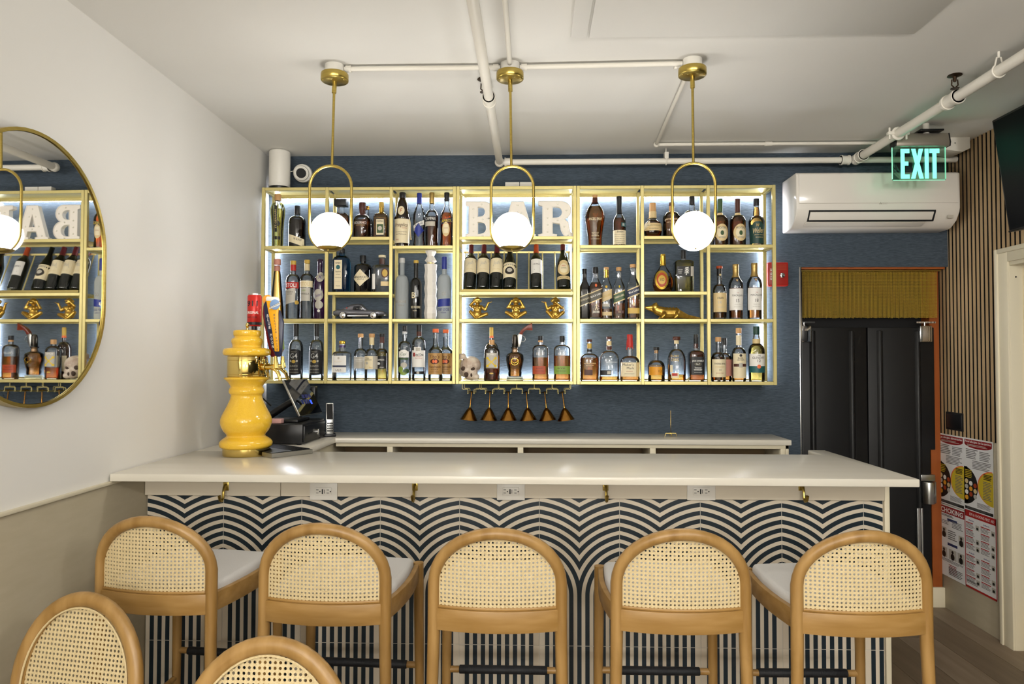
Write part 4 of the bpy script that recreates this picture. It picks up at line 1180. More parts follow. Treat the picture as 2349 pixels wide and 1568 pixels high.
LET = {
    'B': ([[(-.42, 0), (-.42, .09), (-.33, .12), (-.33, .88), (-.42, .91), (-.42, 1)] + arc(.12, .76, .24, .24, 90, -70, 10) + arc(.12, .27, .31, .27, 60, -90, 12),
           [(-.07, .58), (-.07, .86)] + arc(.02, .72, .14, .14, 90, -90, 8), [(-.07, .1), (-.07, .44)] + arc(.04, .27, .16, .17, 90, -90, 8)],
          [(-.2, .18), (-.2, .37), (-.2, .56), (-.2, .8), (.05, .93), (.27, .76), (.33, .27), (.08, .05), (.08, .51)]),
    'A': ([[(-.5, 0), (-.5, .08), (-.42, .1), (-.16, 1), (.16, 1), (.42, .1), (.5, .08), (.5, 0), (.1, 0), (.1, .08), (.17, .1), (.13, .26), (-.13, .26), (-.17, .1), (-.1, .08), (-.1, 0)],
           [(-.09, .38), (0, .74), (.09, .38)]],
          [(0, .9), (-.1, .68), (.1, .68), (-.2, .4), (.2, .4), (-.3, .13), (.3, .13), (0, .32)]),
    'R': ([[(-.5, 0), (-.5, .08), (-.38, .11), (-.38, .88), (-.5, .91), (-.5, 1)] + arc(.1, .75, .28, .25, 90, -60, 10) + [(.2, .5), (.3, .42), (.34, .2), (.38, .12), (.44, .13), (.44, .22), (.5, .22), (.5, .06)] + arc(.36, .1, .13, .1, -30, -100, 4) + [(.2, .05), (.12, .2), (.08, .38), (-.12, .42), (-.12, .1), (0, .08), (0, 0)],
           [(-.12, .54), (-.12, .86)] + arc(.0, .7, .15, .16, 90, -90, 8)],
          [(-.25, .15), (-.25, .35), (-.25, .55), (-.25, .8), (.02, .93), (.26, .75), (.02, .48), (.2, .3), (.3, .07)])}
M['lett'] = mat('white_letter_paint', '#efe8dc', 0.5)
M['bulb'] = mat('frosted_bulb', '#f3efe2', 0.3)
for ch, px, wd in (('B', 1101, 76), ('A', 1187, 82), ('R', 1277, 84)):
    hL = (541 - 459) * PXM
    t = thing('marquee_letter', at(px, 'B', .06), 'white marquee letter %s with small round bulbs on the top shelf' % ch, 'letter', 'marquee letters spelling a word')
    rings, bulbs = LET[ch]
    sx_ = wd / 82.0
    rings = [[(a * sx_, b_) for a, b_ in r] for r in rings]
    curve_letter('letter_face', rings, hL, .03, 'lett', t)
    rim = MB()
    for r in rings:
        n = len(r)
        rim.tube([(a * hL, -.016, b_ * hL) for a, b_ in r], .003, 5, closed=True)
    rim.build('rim', 'lett', t)
    for a, b_ in bulbs:
        MB().sphere((a * sx_ * hL, -.017, b_ * hL), .0055, 8, 6).build('bulb', 'bulb', t)

# three gold monkeys
hM = 51 * PXM
u = hM
mid = [((0, 0, .36 * u), .185 * u), ((0, -.03 * u, .22 * u), .2 * u), ((0, 0, .5 * u), .17 * u, (1.25, .9, 1)), ((0, -.02 * u, .82 * u), .16 * u, (1, 1, 1.05)), ((0, -.15 * u, .765 * u), .1 * u, (1.1, .8, .8)), ((0, -.12 * u, .87 * u), .075 * u, (1.7, .8, .5)), ((-.1 * u, -.1 * u, .5 * u), .095 * u), ((.1 * u, -.1 * u, .5 * u), .095 * u),
       ((0, 0, .6 * u), .09 * u)]
ears = [((s * .165 * u, 0, .83 * u), .07 * u, (.6, .6, 1.1)) for s in (-1, 1)]


def leg(s, kx=.42, kz=.3, fx=.08):
    return [((s * .1 * u, 0, .15 * u), .11 * u, (s * kx * u, -.1 * u, kz * u), .085 * u), ((s * kx * u, -.1 * u, kz * u), .085 * u, (s * fx * u, -.2 * u, .07 * u), .062 * u), ((s * fx * u, -.2 * u, .06 * u), .06 * u, (s * fx * u - s * .1 * u, -.26 * u, .035 * u), .035 * u)]


def arm(s, ex_, ez, hx, hz, ey=-.05, hy=-.06):
    return [((s * .17 * u, 0, .55 * u), .09 * u, (ex_ * u, ey * u, ez * u), .065 * u), ((ex_ * u, ey * u, ez * u), .065 * u, (hx * u, hy * u, hz * u), .048 * u), ((hx * u, hy * u, hz * u), .058 * u)]


poses = (
    (1095, 'gold monkey covering its eyes and pointing right, left of the three', mid + ears + leg(-1, .3, .32) + leg(1, .42, .22) + arm(-1, -.3, .62, -.06, .86, -.1, -.16) + arm(1, .36, .42, .5, .72) + [((.5 * u, -.06 * u, .72 * u), .03 * u, (.66 * u, -.08 * u, .78 * u), .018 * u), ((-.06 * u, -.17 * u, .86 * u), .035 * u, (.1 * u, -.17 * u, .87 * u), .03 * u)]),
    (1183.5, 'gold monkey covering both ears, in the middle of the three', mid + ears + leg(-1) + leg(1) + arm(-1, -.36, .52, -.19, .82) + arm(1, .36, .52, .19, .82)),
    (1274, 'gold monkey covering its mouth and pointing left, right of the three', mid + ears + leg(-1, .36, .34, .14) + leg(1, .34, .3) + arm(1, .3, .5, .0, .73, -.12, -.2) + arm(-1, -.36, .45, -.45, .74) + [((-.45 * u, -.06 * u, .74 * u), .03 * u, (-.62 * u, -.08 * u, .78 * u), .018 * u),
      ((.2 * u, .1 * u, .15 * u), .03 * u, (.4 * u, .1 * u, .4 * u), .026 * u), ((.4 * u, .1 * u, .4 * u), .026 * u, (.36 * u, .08 * u, .62 * u), .02 * u)]))
for px, lab, parts in poses:
    t = thing('monkey_figurine', at(px, 'D', .06), lab, 'figurine', 'three gold monkeys')
    blob('body', parts, 'gold', t, u * .022, 1)

# crocodile
Lc = 127 * PXM
p0 = at(1544.5, 'D', .066)
t = thing('crocodile_figurine', p0, 'shiny gold crocodile lying under the pale whisky bottle', 'figurine')
c_ = Lc
body = [((-.49 * c_, 0, .165 * c_), .018 * c_, (-.36 * c_, 0, .165 * c_), .035 * c_), ((-.47 * c_, 0, .15 * c_), .015 * c_, (-.34 * c_, 0, .12 * c_), .028 * c_), ((-.32 * c_, 0, .165 * c_), .065 * c_), ((-.31 * c_, -.03 * c_, .215 * c_), .022 * c_), ((-.31 * c_, .03 * c_, .215 * c_), .022 * c_),
        ((-.3 * c_, 0, .13 * c_), .065 * c_, (-.14 * c_, 0, .085 * c_), .085 * c_), ((-.16 * c_, 0, .085 * c_), .085 * c_, (.06 * c_, 0, .085 * c_), .075 * c_), ((.06 * c_, 0, .085 * c_), .07 * c_, (.24 * c_, 0, .04 * c_), .035 * c_), ((.24 * c_, 0, .038 * c_), .033 * c_, (.49 * c_, .02 * c_, .014 * c_), .012 * c_)]
for x_, s in ((-.18, -1), (-.18, 1), (.05, -1), (.05, 1)):
    body += [((x_ * c_, s * .06 * c_, .08 * c_), .035 * c_, ((x_ - .0) * c_, s * .12 * c_, .05 * c_), .028 * c_), (((x_ - .0) * c_, s * .12 * c_, .05 * c_), .026 * c_, ((x_ - .05) * c_, s * .13 * c_, .016 * c_), .016 * c_)]
for k in range(9):
    x_ = -.22 + .055 * k
    zt = .085 + .085 - .0 if x_ < .06 else .155 - (x_ - .06) * .5
    body.append(((x_ * c_, 0, (zt - .005) * c_), .012 * c_, (1, .6, 1.1)))
blob('body', body, 'gold', t, .0028, 1)
t.scale = (1, 1, 1.28)

# ceramic skull with a pirate hat
p0 = at(1080, 'E', .072)
t = thing('ceramic_skull', p0, 'marbled cream ceramic skull with a small hat beside the crossed bones bottle', 'skull')
M['skull'] = mat('marbled_bone', '#e2d5c2', 0.45, noise=((26, 26, 26), 0.2, '#a98f7d'), bump=((60, 60, 60), 0.3))
k_ = 26 * PXM
MBs = [((0, 0, 1.35 * k_), .93 * k_, (1.0, 1.05, .85)), ((-.25 * k_, -.3 * k_, .95 * k_), .62 * k_), ((.3 * k_, -.55 * k_, .75 * k_), .42 * k_, (.9, .8, 1)), ((.45 * k_, -.5 * k_, .35 * k_), .38 * k_, (1, .8, .8)), ((-.1 * k_, -.5 * k_, .45 * k_), .4 * k_, (1.1, .8, .9)), ((.1 * k_, -.2 * k_, .3 * k_), .35 * k_, (1.6, 1.2, .8)), ((-.55 * k_, .1 * k_, .8 * k_), .5 * k_)]
blob('cranium', MBs, 'skull', t, .0035, 2)
for x_, z_, r_x, r_z in ((-.3, .55, .2, .26), (.14, .5, .09, .17), (-.55, 1.05, .22, .2), (.25, 1.05, .2, .18)):
    MB().sphere((x_ * k_, -.78 * k_, z_ * k_), k_, 12, 8, (r_x, .14, r_z)).build('socket', mat('bone_hollow', '#4a3a30', 0.9), t)
MB().lathe([(.62 * k_, 0), (.6 * k_, .06 * k_), (.38 * k_, .1 * k_), (.34 * k_, .38 * k_), (.2 * k_, .5 * k_)], 18, (-.3 * k_, 0, 1.98 * k_)).build('hat', 'skull', t).rotation_euler = (0, -.22, 0)

# revolver decanter
p0 = at(1181.5, 'E', .065)
t = thing('revolver_decanter', p0, 'whiskey decanter with a revolver as stopper and a clear glass foot', 'decanter')
s = PXM
z = lambda y: (871.5 - y) * s
M['solidgl'] = mat('crystal_glass', '#f4f8fb', 0.02, trans=1.0, ior=1.3)
MB().lathe([(19 * s, 0), (19.5 * s, 3 * s), (18 * s, 6 * s), (19 * s, 9 * s), (15 * s, 10 * s)], 24).build('crystal_foot', 'solidgl', t)
prof = [(15 * s, z(861)), (15.5 * s, z(853)), (14.5 * s, z(850)), (18 * s, z(838)), (20.5 * s, z(824)), (19.5 * s, z(814)), (17 * s, z(810.5)), (8 * s, z(806)), (7 * s, z(800)), (10 * s, z(796.5)), (10 * s, z(795.5))]
MB().lathe(prof, 28).build('decanter_glass', 'clear', t)
MB().lathe([(r * .93, zz) for r, zz in prof[:7]], 28).build('liquid', 'dark', t)
MB().lathe([(5.8 * s, z(808)), (5.8 * s, z(796))], 14).build('cork', 'ccork', t)
rv = MB().lathe([(6.5 * s, z(797)), (7 * s, z(795)), (7 * s, z(774)), (5.5 * s, z(768)), (2 * s, z(766.5))], 18).build('revolver_cylinder', mat('gun_steel', '#3a3630', 0.25, 0.9), t)
MB().prism([(7 * s, z(794)), (11 * s, z(795)), (14 * s, z(785)), (16.5 * s, z(766)), (9.5 * s, z(764)), (6 * s, z(768))], -3 * s, 3 * s, 'y').build('revolver_frame', 'steel', t, .0008)
M['grip'] = mat('red_wood_grip', '#8a3217', 0.3, noise=((30, 30, 30), .3, '#5e1d0c'))
MB().prism([(9.5 * s, z(765)), (13.5 * s, z(757.5)), (21 * s, z(750)), (39 * s, z(739.5)), (40 * s, z(757)), (25 * s, z(756)), (19.5 * s, z(760.5)), (16.5 * s, z(767))], -5 * s, 5 * s, 'y').build('revolver_grip', 'grip', t, .002)
MB().tube([(13 * s, 0, z(782)), (20 * s, 0, z(783)), (24 * s, 0, z(778)), (22 * s, 0, z(772)), (17 * s, 0, z(769))], .0012, 6).build('trigger_guard', 'steel', t)
MB().torus((0, 0, z(828)), 8 * s, .0012, 'y', 16, 5).build('emblem_ring', 'cgoldm', t).location = (0, -19.6 * s, 0)
MB().tube([(-8 * s, -20 * s, z(824)), (-5 * s, -20.6 * s, z(829)), (0, -20.8 * s, z(831)), (5 * s, -20.6 * s, z(829)), (8 * s, -20 * s, z(824))], .0012, 5).sphere((0, -20.8 * s, z(832)), 1.6 * s, 8, 6).build('stag_emblem', 'cgoldm', t)

# silver model car
p0 = at(827.5, 'D', .066)
t = thing('model_car', p0, 'silver grey fastback model car with round wheels under the gin bottles', 'model car')
Lk = 121 * PXM
M['carp'] = mat('silver_grey_car_paint', '#6f7078', 0.22, 0.5, coat=0.6)
M['carg'] = mat('dark_car_glass', '#1a1c20', 0.06)
hw = .195 * Lk


def loft(stations, m, name, parent, n=14, ex=3.2):
    mb = MB()
    vs, fs = [], []
    for x_, w_, z0, z1 in stations:
        for i in range(n):
            a = 2 * PI * (i + .5) / n
            ca, sa = math.cos(a), math.sin(a)
            vs.append((x_, math.copysign(abs(ca) ** (2 / ex), ca) * w_, (z0 + z1) / 2 + math.copysign(abs(sa) ** (2 / ex), sa) * (z1 - z0) / 2))
    for k in range(len(stations) - 1):
        for i in range(n):
            j = (i + 1) % n
            fs.append((k * n + i, k * n + j, (k + 1) * n + j, (k + 1) * n + i))
    fs += [tuple(range(n - 1, -1, -1)), tuple(range((len(stations) - 1) * n, len(stations) * n))]
    return mb.add(vs, fs).build(name, m, parent, angle=60)


KZ = 1.12
q = lambda x_, w_, a, b_: (x_ * Lk, w_ * hw, a * Lk * KZ, b_ * Lk * KZ)
bd = loft([q(-.5, .55, .085, .12), q(-.48, .82, .06, .14), q(-.4, .96, .045, .165), q(-.2, 1, .042, .165), q(0, 1, .042, .155), q(.2, 1, .042, .152), q(.36, .97, .045, .148), q(.46, .85, .055, .13), q(.5, .5, .07, .105)], 'carp', 'car_body', t)
loft([q(-.36, .55, .12, .165), q(-.28, .66, .12, .195), q(-.16, .7, .12, .245), q(-.04, .7, .12, .262), q(.04, .68, .12, .252), q(.1, .64, .12, .2), q(.15, .6, .12, .15)], 'carp', 'cabin', t)
MB().prism([(-.12 * Lk, .17 * Lk), (-.1 * Lk, .235 * Lk), (-.02 * Lk, .243 * Lk), (.04 * Lk, .236 * Lk), (.08 * Lk, .17 * Lk)], -.715 * hw, .715 * hw, 'y').build('side_window', 'carg', t, .0008)
MB().prism([(.045 * Lk, .245 * Lk), (.06 * Lk, .245 * Lk), (.145 * Lk, .158 * Lk), (.1 * Lk, .158 * Lk)], -.56 * hw, .56 * hw, 'y').build('windscreen', 'carg', t, .0008)
MB().tube([(.03 * Lk, -.73 * hw, .235 * Lk), (.03 * Lk, -.73 * hw, .172 * Lk), (.085 * Lk, -.73 * hw, .172 * Lk), (.04 * Lk, -.73 * hw, .24 * Lk)], .0011, 5).build('quarter_light_frame', 'chrome', t)
MB().box(-.2 * Lk, .19 * Lk, -1.02 * hw, -.97 * hw, .045 * Lk, .062 * Lk).build('sill_trim', 'chrome', t)
MB().cyl((-.23 * Lk, -.66 * hw, .205 * Lk), (-.23 * Lk, -.7 * hw, .205 * Lk), .012 * Lk, None, 10).build('tail_vent', 'cred', t)
MB().box(.47 * Lk, .505 * Lk, -.8 * hw, .8 * hw, .06 * Lk, .075 * Lk).build('bumper', 'chrome', t, .001)
MB().box(-.51 * Lk, -.475 * Lk, -.8 * hw, .8 * hw, .065 * Lk, .08 * Lk).build('bumper', 'chrome', t, .001)
M['tyre'] = mat('tyre_rubber', '#101010', 0.7)
for x_ in (-.285, .29):
    for s_ in (-1, 1):
        y_ = s_ * .93 * hw
        wh = MB().cyl((x_ * Lk, y_ - .012, .063 * Lk), (x_ * Lk, y_ + .012, .063 * Lk), .064 * Lk, None, 22).build('wheel', 'tyre', t, .0015)
        f = s_ * .0125
        MB().cyl((x_ * Lk, y_ + f, .063 * Lk), (x_ * Lk, y_ + f * 1.15, .063 * Lk), .046 * Lk, None, 20).build('hub_cap', 'chrome', wh, .0008)
        MB().torus((x_ * Lk, y_ + f, .063 * Lk), .053 * Lk, .0012, 'y', 20, 5).build('white_wall', 'cwhite', wh)
        MB().torus((x_ * Lk, y_, .07 * Lk), .074 * Lk, .0022, 'y', 20, 5).build('wheel_arch', 'blackm', wh)

# ------------------------------------------------------------------ on top of the shelving
zt = LV['T']
p = onY(641.5, 400, YS + .09)
R_ = 24 * (YS + .09) / F
t = thing('wireless_speaker', (p.x, YS + .09, zt), 'white cylindrical speaker on top of the left shelving', 'speaker')
hS = onY(641.5, 347, YS + .09).z - zt
MB().lathe([(R_ * .9, 0), (R_ * .94, .004), (R_ * .94, hS * .09)], 32).build('base_ring', 'black', t)
MB().lathe([(R_ * .985, hS * .09), (R_, hS * .1), (R_, hS * .97), (R_ * .9, hS), (0.01, hS)], 32).build('grille', 'white', t)
MB().lathe([(R_ * 1.004, hS * .11), (R_ * 1.004, hS * .17)], 32).build('trim_band', 'white', t)
p = onY(692, 397, YS + .1)
t = thing('security_camera', (p.x, YS + .1, p.z), 'round white security camera with black lens beside the speaker', 'camera', None, .32)
t.rotation_euler = (.26, 0, .32)
r0 = 21 * PXM
MB().cyl((.01, .1, -.004), (.004, .03, 0), r0 * 1.05, r0, 24).build('mount', 'white', t, .004)
MB().cyl((0, .03, 0), (-.003, -.03, 0), r0 * .82, r0 * .8, 24).build('housing', 'white', t, .006)
MB().cyl((-.003, -.03, 0), (-.003, -.033, 0), r0 * .56, None, 24).build('lens', 'blackm', t)
MB().torus((-.003, -.031, 0), r0 * .6, .004, 'y', 24, 6).build('lens_ring', 'white', t)
MB().tube([(-r0 * .8, .02, .01), (-r0 * 1.4, .03, .0), (-r0 * 1.9, .04, -.03), (-r0 * 2.2, .06, -.07)], .0018, 6).build('cable', 'white', t)
t = thing('power_adapter', (onY(1192, 415, YS + .12).x, YS + .12, zt), 'two joined white power adapters on top of the centre shelving', 'adapter')
wA = 17 * PXM
hA = 19 * PXM
MB().box(-2 * wA + .002, -.0015, -.02, .02, 0, hA).build('adapter_block', 'white', t, .003)
MB().box(.0015, 2 * wA - .002, -.02, .02, 0, hA).build('adapter_block', 'white', t, .003)
MB().tube([(-2 * wA, 0, hA * .4), (-2 * wA - .012, 0, hA * .45), (-2 * wA - .02, .01, hA * .2)], .0025, 6).build('cable', 'white', t)
MB().tube([(2 * wA, 0, hA * .4), (2 * wA + .012, 0, hA * .45), (2 * wA + .02, .01, hA * .2)], .0025, 6).build('cable', 'white', t)

# brass receipt spindle on the back worktop
p = onZ(1544, 1003, ZB)
t = thing('receipt_spike', (p.x, 4.1, ZB), 'thin brass receipt spike on the back worktop', 'spike')
MB().tube([(-.034, 0, .002), (-.03, 0, .018), (.03, 0, .018), (.034, 0, .002)], .0025, 6).tube([(0, -.03, .002), (0, -.02, .014), (0, .02, .014), (0, .03, .002)], .0025, 6).build('feet', 'polbrass', t)
MB().tube([(0, 0, .016), (0, 0, .15)], [.002, .001], 6).build('spike', 'polbrass', t)

# ------------------------------------------------------------------ beer tower
c0 = onZ(565, 1050, ZB)
YT = c0.y + .105
xT = onY(565, 950, YT).x
s = YT / F
t = thing('beer_tower', (xT, YT, ZB), 'yellow ceramic beer tower with brass bands on the bar', 'beer tower')
zb = lambda y: onY(565, y, YT).z - ZB
k0 = zb(1045)
z = lambda y: max(0, (zb(y)))
MB().lathe([(50 * s, 0), (51 * s, .003), (51 * s, z(1026)), (48 * s, z(1025))], 40).build('base_band', 'polbrass', t, angle=50)


def cer(pts, n=3):
    out = []
    for i in range(len(pts) - 1):
        p0_, p1_, p2_, p3_ = pts[max(0, i - 1)], pts[i], pts[i + 1], pts[min(len(pts) - 1, i + 2)]
        for k in range(n):
            f = k / n
            out.append(tuple(.5 * (2 * p1_[j] + (p2_[j] - p0_[j]) * f + (2 * p0_[j] - 5 * p1_[j] + 4 * p2_[j] - p3_[j]) * f * f + (3 * p1_[j] - p0_[j] - 3 * p2_[j] + p3_[j]) * f ** 3) for j in (0, 1)))
    return out + [pts[-1]]


MB().lathe([(r * s, z(y)) for r, y in cer([(50, 1026.5), (57, 1022), (58.5, 1014), (54, 1007), (44, 1000), (43, 995), (51, 985), (56.5, 970), (55, 955), (45, 935), (37, 917), (34.5, 906), (38, 901), (39, 895), (37, 889), (35.5, 885), (42, 875), (49.5, 868), (48, 864.5)])], 40).build('lower_body', 'yel', t, angle=80)
MB().lathe([(42 * s, z(864.5)), (43 * s, z(862)), (43 * s, z(818)), (42 * s, z(816))], 40).build('brass_band', 'polbrass', t, angle=50)
for y in (858, 826):
    MB().torus((0, 0, z(y)), 43.2 * s, .0018, 'z', 36, 6).build('band_bead', 'polbrass', t)
MB().lathe([(r * s, z(y)) for r, y in cer([(42, 816.2), (51, 814), (53, 807), (50, 800), (38, 797), (32, 794), (34.5, 785), (34, 778), (28, 773), (30, 769), (30.5, 762), (29, 758), (20, 756.5), (8, 756)])], 36).build('upper_body', 'yel', t, angle=80)
MB().lathe([(3.5 * s, z(756)), (2 * s, z(752)), (4 * s, z(748)), (4.5 * s, z(745)), (2 * s, z(740))], 14).build('finial', 'polbrass', t)
zf = z(841)


def faucet(dx, dy, L_):
    """brass faucet leaving the band in direction dx, dy"""
    n = math.hypot(dx, dy)
    dx, dy = dx / n, dy / n
    P = lambda a, zz: (a * dx, a * dy, zz)
    r0 = 42 * s
    MB().tube([P(r0, zf), P(r0 + L_ * .5, zf), P(r0 + L_, zf + .002)], [.014, .011, .012], 12).build('faucet_shank', 'polbrass', t)
    MB().torus(P(r0 + .012, zf), .016, .003, 'x', 14, 6).build('shank_collar', 'polbrass', t)
    MB().tube([P(r0 + L_ * .7, zf), P(r0 + L_, zf - .008), P(r0 + L_ + .02, zf - .03), P(r0 + L_ + .03, zf - .062)], [.011, .011, .009, .008], 10).build('spout', 'polbrass', t)
    MB().tube([P(r0 + L_ + .008, zf - .005), P(r0 + L_ + .006, zf + .02), P(r0 + L_ + .004, zf + .05)], [.014, .011, .007], 12).build('lever_collar', 'polbrass', t)
    return P(r0 + L_ + .004, zf + .05)


h1 = faucet(1, -.22, .062)
h2 = faucet(.85, .45, .07)
h3 = faucet(.25, 1, .055)
g_ = lambda px, py, yy: (onY(px, py, YT + yy).x - xT, onY(px, py, YT + yy).z - ZB)


def paddle(px_poly, yy, th, m, parent, name, bev=.003):
    pts = [g_(a, b_, yy) for a, b_ in px_poly]
    return MB().prism(pts, yy - th / 2, yy + th / 2, 'y').build(name, m, parent, bev)


M['maroon'] = mat('maroon_lacquer', '#6d1b22', 0.3)
M['navyl'] = mat('navy_lacquer', '#191c3c', 0.3)
M['yelp'] = mat('wheat_beer_yellow', '#f0ab14', 0.35)
M['moonb'] = mat('moon_blue', '#7d9cc6', 0.4)
y1 = h1[1]
hd = paddle([(634, 817), (646, 817), (649, 780), (651, 740), (643, 712), (611, 690), (606, 700), (610, 740), (622, 790)], y1 + .006, .02, 'navyl', t, 'tap_handle')
paddle([(630.5, 806), (640.5, 806), (639, 760), (638.5, 720), (641, 688), (637, 682), (612, 680.5), (610.5, 686), (616, 715), (625, 760)], y1 - .006, .012, 'yelp', hd, 'beer_front', .004)
paddle([(611, 690), (641, 692), (641.5, 686), (637, 681), (613, 679.5), (610, 684)], y1 - .0075, .013, 'cwhite', hd, 'foam', .004)
ex0, ez0 = g_(630.5, 698, y1 - .016)
MB().cyl((ex0, y1 - .0165, ez0), (ex0, y1 - .0125, ez0), 11.8 * s, None, 26).build('emblem', 'moonb', hd, .001)
bx = [g_(a, b_, y1 - .017) for a, b_ in ((618, 705.5), (642.5, 692), (643, 698), (618.5, 709))]
MB().prism(bx, y1 - .0178, y1 - .0165, 'y').build('emblem_band', 'cwhite', hd)
flat_text('BLUE MOON', 24 * s, 4.6 * s, lambda a, b_: (ex0 + a, y1 - .0182, ez0 - 2.5 * s + b_), 'cnavy', hd, .2, .02, .5)
for k, c in enumerate('BELGIAN WHITE'):
    if c != ' ':
        cx, cz = g_(629 + k * .58, 722 + k * 6.6, y1 - .014)
        flat_text(c, (.9 if c == 'I' else 3.2) * s, 4.4 * s, lambda a, b_: (cx + a, y1 - .0128, cz + b_), 'navyl', hd, 0, .02)
for k, c in enumerate('BLUE MOON'):
    if c != ' ':
        cx, cz = g_(613.5 + k * 1.5, 724 + k * 8.8, y1 - .008)
        flat_text(c, 4.2 * s, 7 * s, lambda a, b_: (cx + a, y1 - .0045, cz + b_), 'cwhite', hd, 0, .03)
ox, oz = g_(613, 687, y1 + .012)
MB().cyl((ox, y1 + .012, oz), (ox, y1 + .02, oz), 11.5 * s, None, 24).build('orange_slice', mat('orange_slice_print', '#f0a03c', 0.4), hd, .001)
y2 = h2[1]
hd2 = paddle([(623, 818), (641, 818), (651, 800), (645, 740), (630, 700), (606, 700), (604, 720), (614, 780)], y2, .024, 'maroon', t, 'tap_handle')
paddle([(640, 806), (651, 800), (646, 745), (640, 745)], y2 - .002, .024, 'clgreen', hd2, 'side_label', .001)
# the can on the third handle
y3 = h3[1] + .01
cx, cz0 = g_(583.5, 748, y3)
s3 = (YT + y3) / F
hd3 = MB().tube([(h3[0], h3[1], h3[2]), (cx, y3, h3[2] + .04), (cx, y3, cz0)], [.008, .012, .014], 10).build('tap_handle', 'black', t)
M['canred'] = mat('red_can_print', '#c3281f', 0.3, 0.2)
hC = 75 * s3
cn = MB().lathe([(13.5 * s3, 0), (16 * s3, 4 * s3), (16 * s3, hC - 6 * s3), (13.5 * s3, hC - 2 * s3), (13.5 * s3, hC)], 28, (cx, y3, cz0)).build('beer_can', 'canred', t)
MB().lathe([(14.2 * s3, hC - 3.5 * s3), (14 * s3, hC + .0008), (12.5 * s3, hC + .0008), (12.3 * s3, hC - 1.5 * s3)], 24, (cx, y3, cz0)).build('can_rim', 'steel', cn)
MB().lathe([(16.2 * s3, 3 * s3), (16.2 * s3, 9 * s3)], 28, (cx, y3, cz0)).build('can_band', 'cblack', cn)


def can_txt(txt, zc, w_, h_, m, bold=.02):
    R3 = 16.3 * s3
    flat_text(txt, w_ * s3, h_ * s3, lambda a, b_: (cx + R3 * math.sin(a / R3), y3 - R3 * math.cos(a / R3), cz0 + zc * s3 + b_), m, cn, 0, bold)


can_txt('911', 52, 26, 13, 'cblack', .05)
can_txt('ORIGINAL', 31, 32, 6.5, 'cwhite', .04)
can_txt('HARD CIDER', 20, 24, 4, 'cblack', .01)

# drip tray with a bite for the tower
A_, B_ = Vector((-1.165, 3.10)), Vector((-1.035, 3.27))
uu = (B_ - A_).normalized()
vv = Vector((-uu.y, uu.x))
pts, C0, rB = [], Vector((xT, YT)), .112
dpt = .29
ang = []
for i in range(25):
    ang.append(i)
rect = lambda a, b_: A_ + uu * a + vv * b_
wd_ = (B_ - A_).length
pts = [rect(0, 0), rect(wd_, 0), rect(wd_, dpt)]
rc = C0 - A_
ca, cb = rc.dot(uu), rc.dot(vv)
bb = [b_ for b_ in (dpt - i * .01 for i in range(0, 30)) if b_ > 0]
for b_ in bb:
    dd = rB ** 2 - (b_ - cb) ** 2
    a = max(0.0, ca + math.sqrt(dd)) if dd > 0 else 0.0
    pts.append(rect(a, b_))
t = thing('drip_tray', (A_.x, A_.y, ZB), 'steel drip tray with black grid beside the beer tower', 'drip tray')
og = (A_.x, A_.y, ZB)
MB(og).prism([(p.x, p.y) for p in pts], ZB + .001, ZB + .02, 'z').build('tray', 'steel', t)
cen = sum(pts, Vector((0, 0))) / len(pts)
ins = [p + (cen - p) * .06 for p in pts]
M['grid'] = mat('black_drip_grid', '#17181a', 0.5, noise=((160, 160, 160), .05, '#050505'))
MB(og).prism([(p.x, p.y) for p in ins], ZB + .02, ZB + .0225, 'z').build('drip_grid', 'grid', t)
gb = MB(og)
for i in range(1, 20):
    a = wd_ * i / 20
    b0 = 0.01
    if a > .11:
        gb.tube([rect(a, b0).to_3d() + Vector((0, 0, ZB + .0235)), rect(a, dpt - .012).to_3d() + Vector((0, 0, ZB + .0235))], .0012, 4)
for i in range(1, 27):
    b_ = dpt * i / 27
    gb.tube([rect(max(.11, 0), b_).to_3d() + Vector((0, 0, ZB + .0235)), rect(wd_ - .01, b_).to_3d() + Vector((0, 0, ZB + .0235))], .0012, 4)
g2 = gb.build('grid_bars', 'black', t)

# ------------------------------------------------------------------ till, tablet, phone
t = thing('cash_drawer', (-1.38, 3.76, ZB), 'black cash drawer on the worktop behind the beer tower', 'cash drawer')
og = (-1.38, 3.76, ZB)
MB(og).box(-1.57, -1.185, 3.575, 3.95, ZB + .008, ZB + .108).build('drawer_body', 'black', t, .004)
dr_ = MB(og).box(-1.19, -1.176, 3.585, 3.94, ZB + .014, ZB + .098).build('drawer_front', 'black', t, .003)
MB(og).box(-1.178, -1.174, 3.64, 3.70, ZB + .05, ZB + .056).build('slot', 'blackm', dr_)
MB(og).cyl((-1.178, 3.775, ZB + .05), (-1.164, 3.775, ZB + .05), .014, None, 16).build('lock', 'chrome', dr_)
MB(og).box(-1.168, -1.16, 3.772, 3.778, ZB + .03, ZB + .066).build('key', 'chrome', dr_)
for a in (-1.55, -1.21):
    for b_ in (3.6, 3.92):
        MB(og).cyl((a, b_, ZB), (a, b_, ZB + .009), .012, None, 10).build('rubber_foot', 'blackm', t)
zt2 = ZB + .109
BL, BR = Vector((-1.213, 3.62, 1.196)), Vector((-1.180, 3.90, 1.194))
TL = Vector((-1.303, 3.62, 1.386))
TR = BR + (TL - BL)
t = thing('tablet_till', (-1.36, 3.76, zt2), 'point of sale tablet on a black arm above the cash drawer', 'tablet')
og = Vector((-1.36, 3.76, zt2))
nr_ = (BR - BL).cross(TL - BL).normalized()
if nr_.x < 0:
    nr_ = -nr_


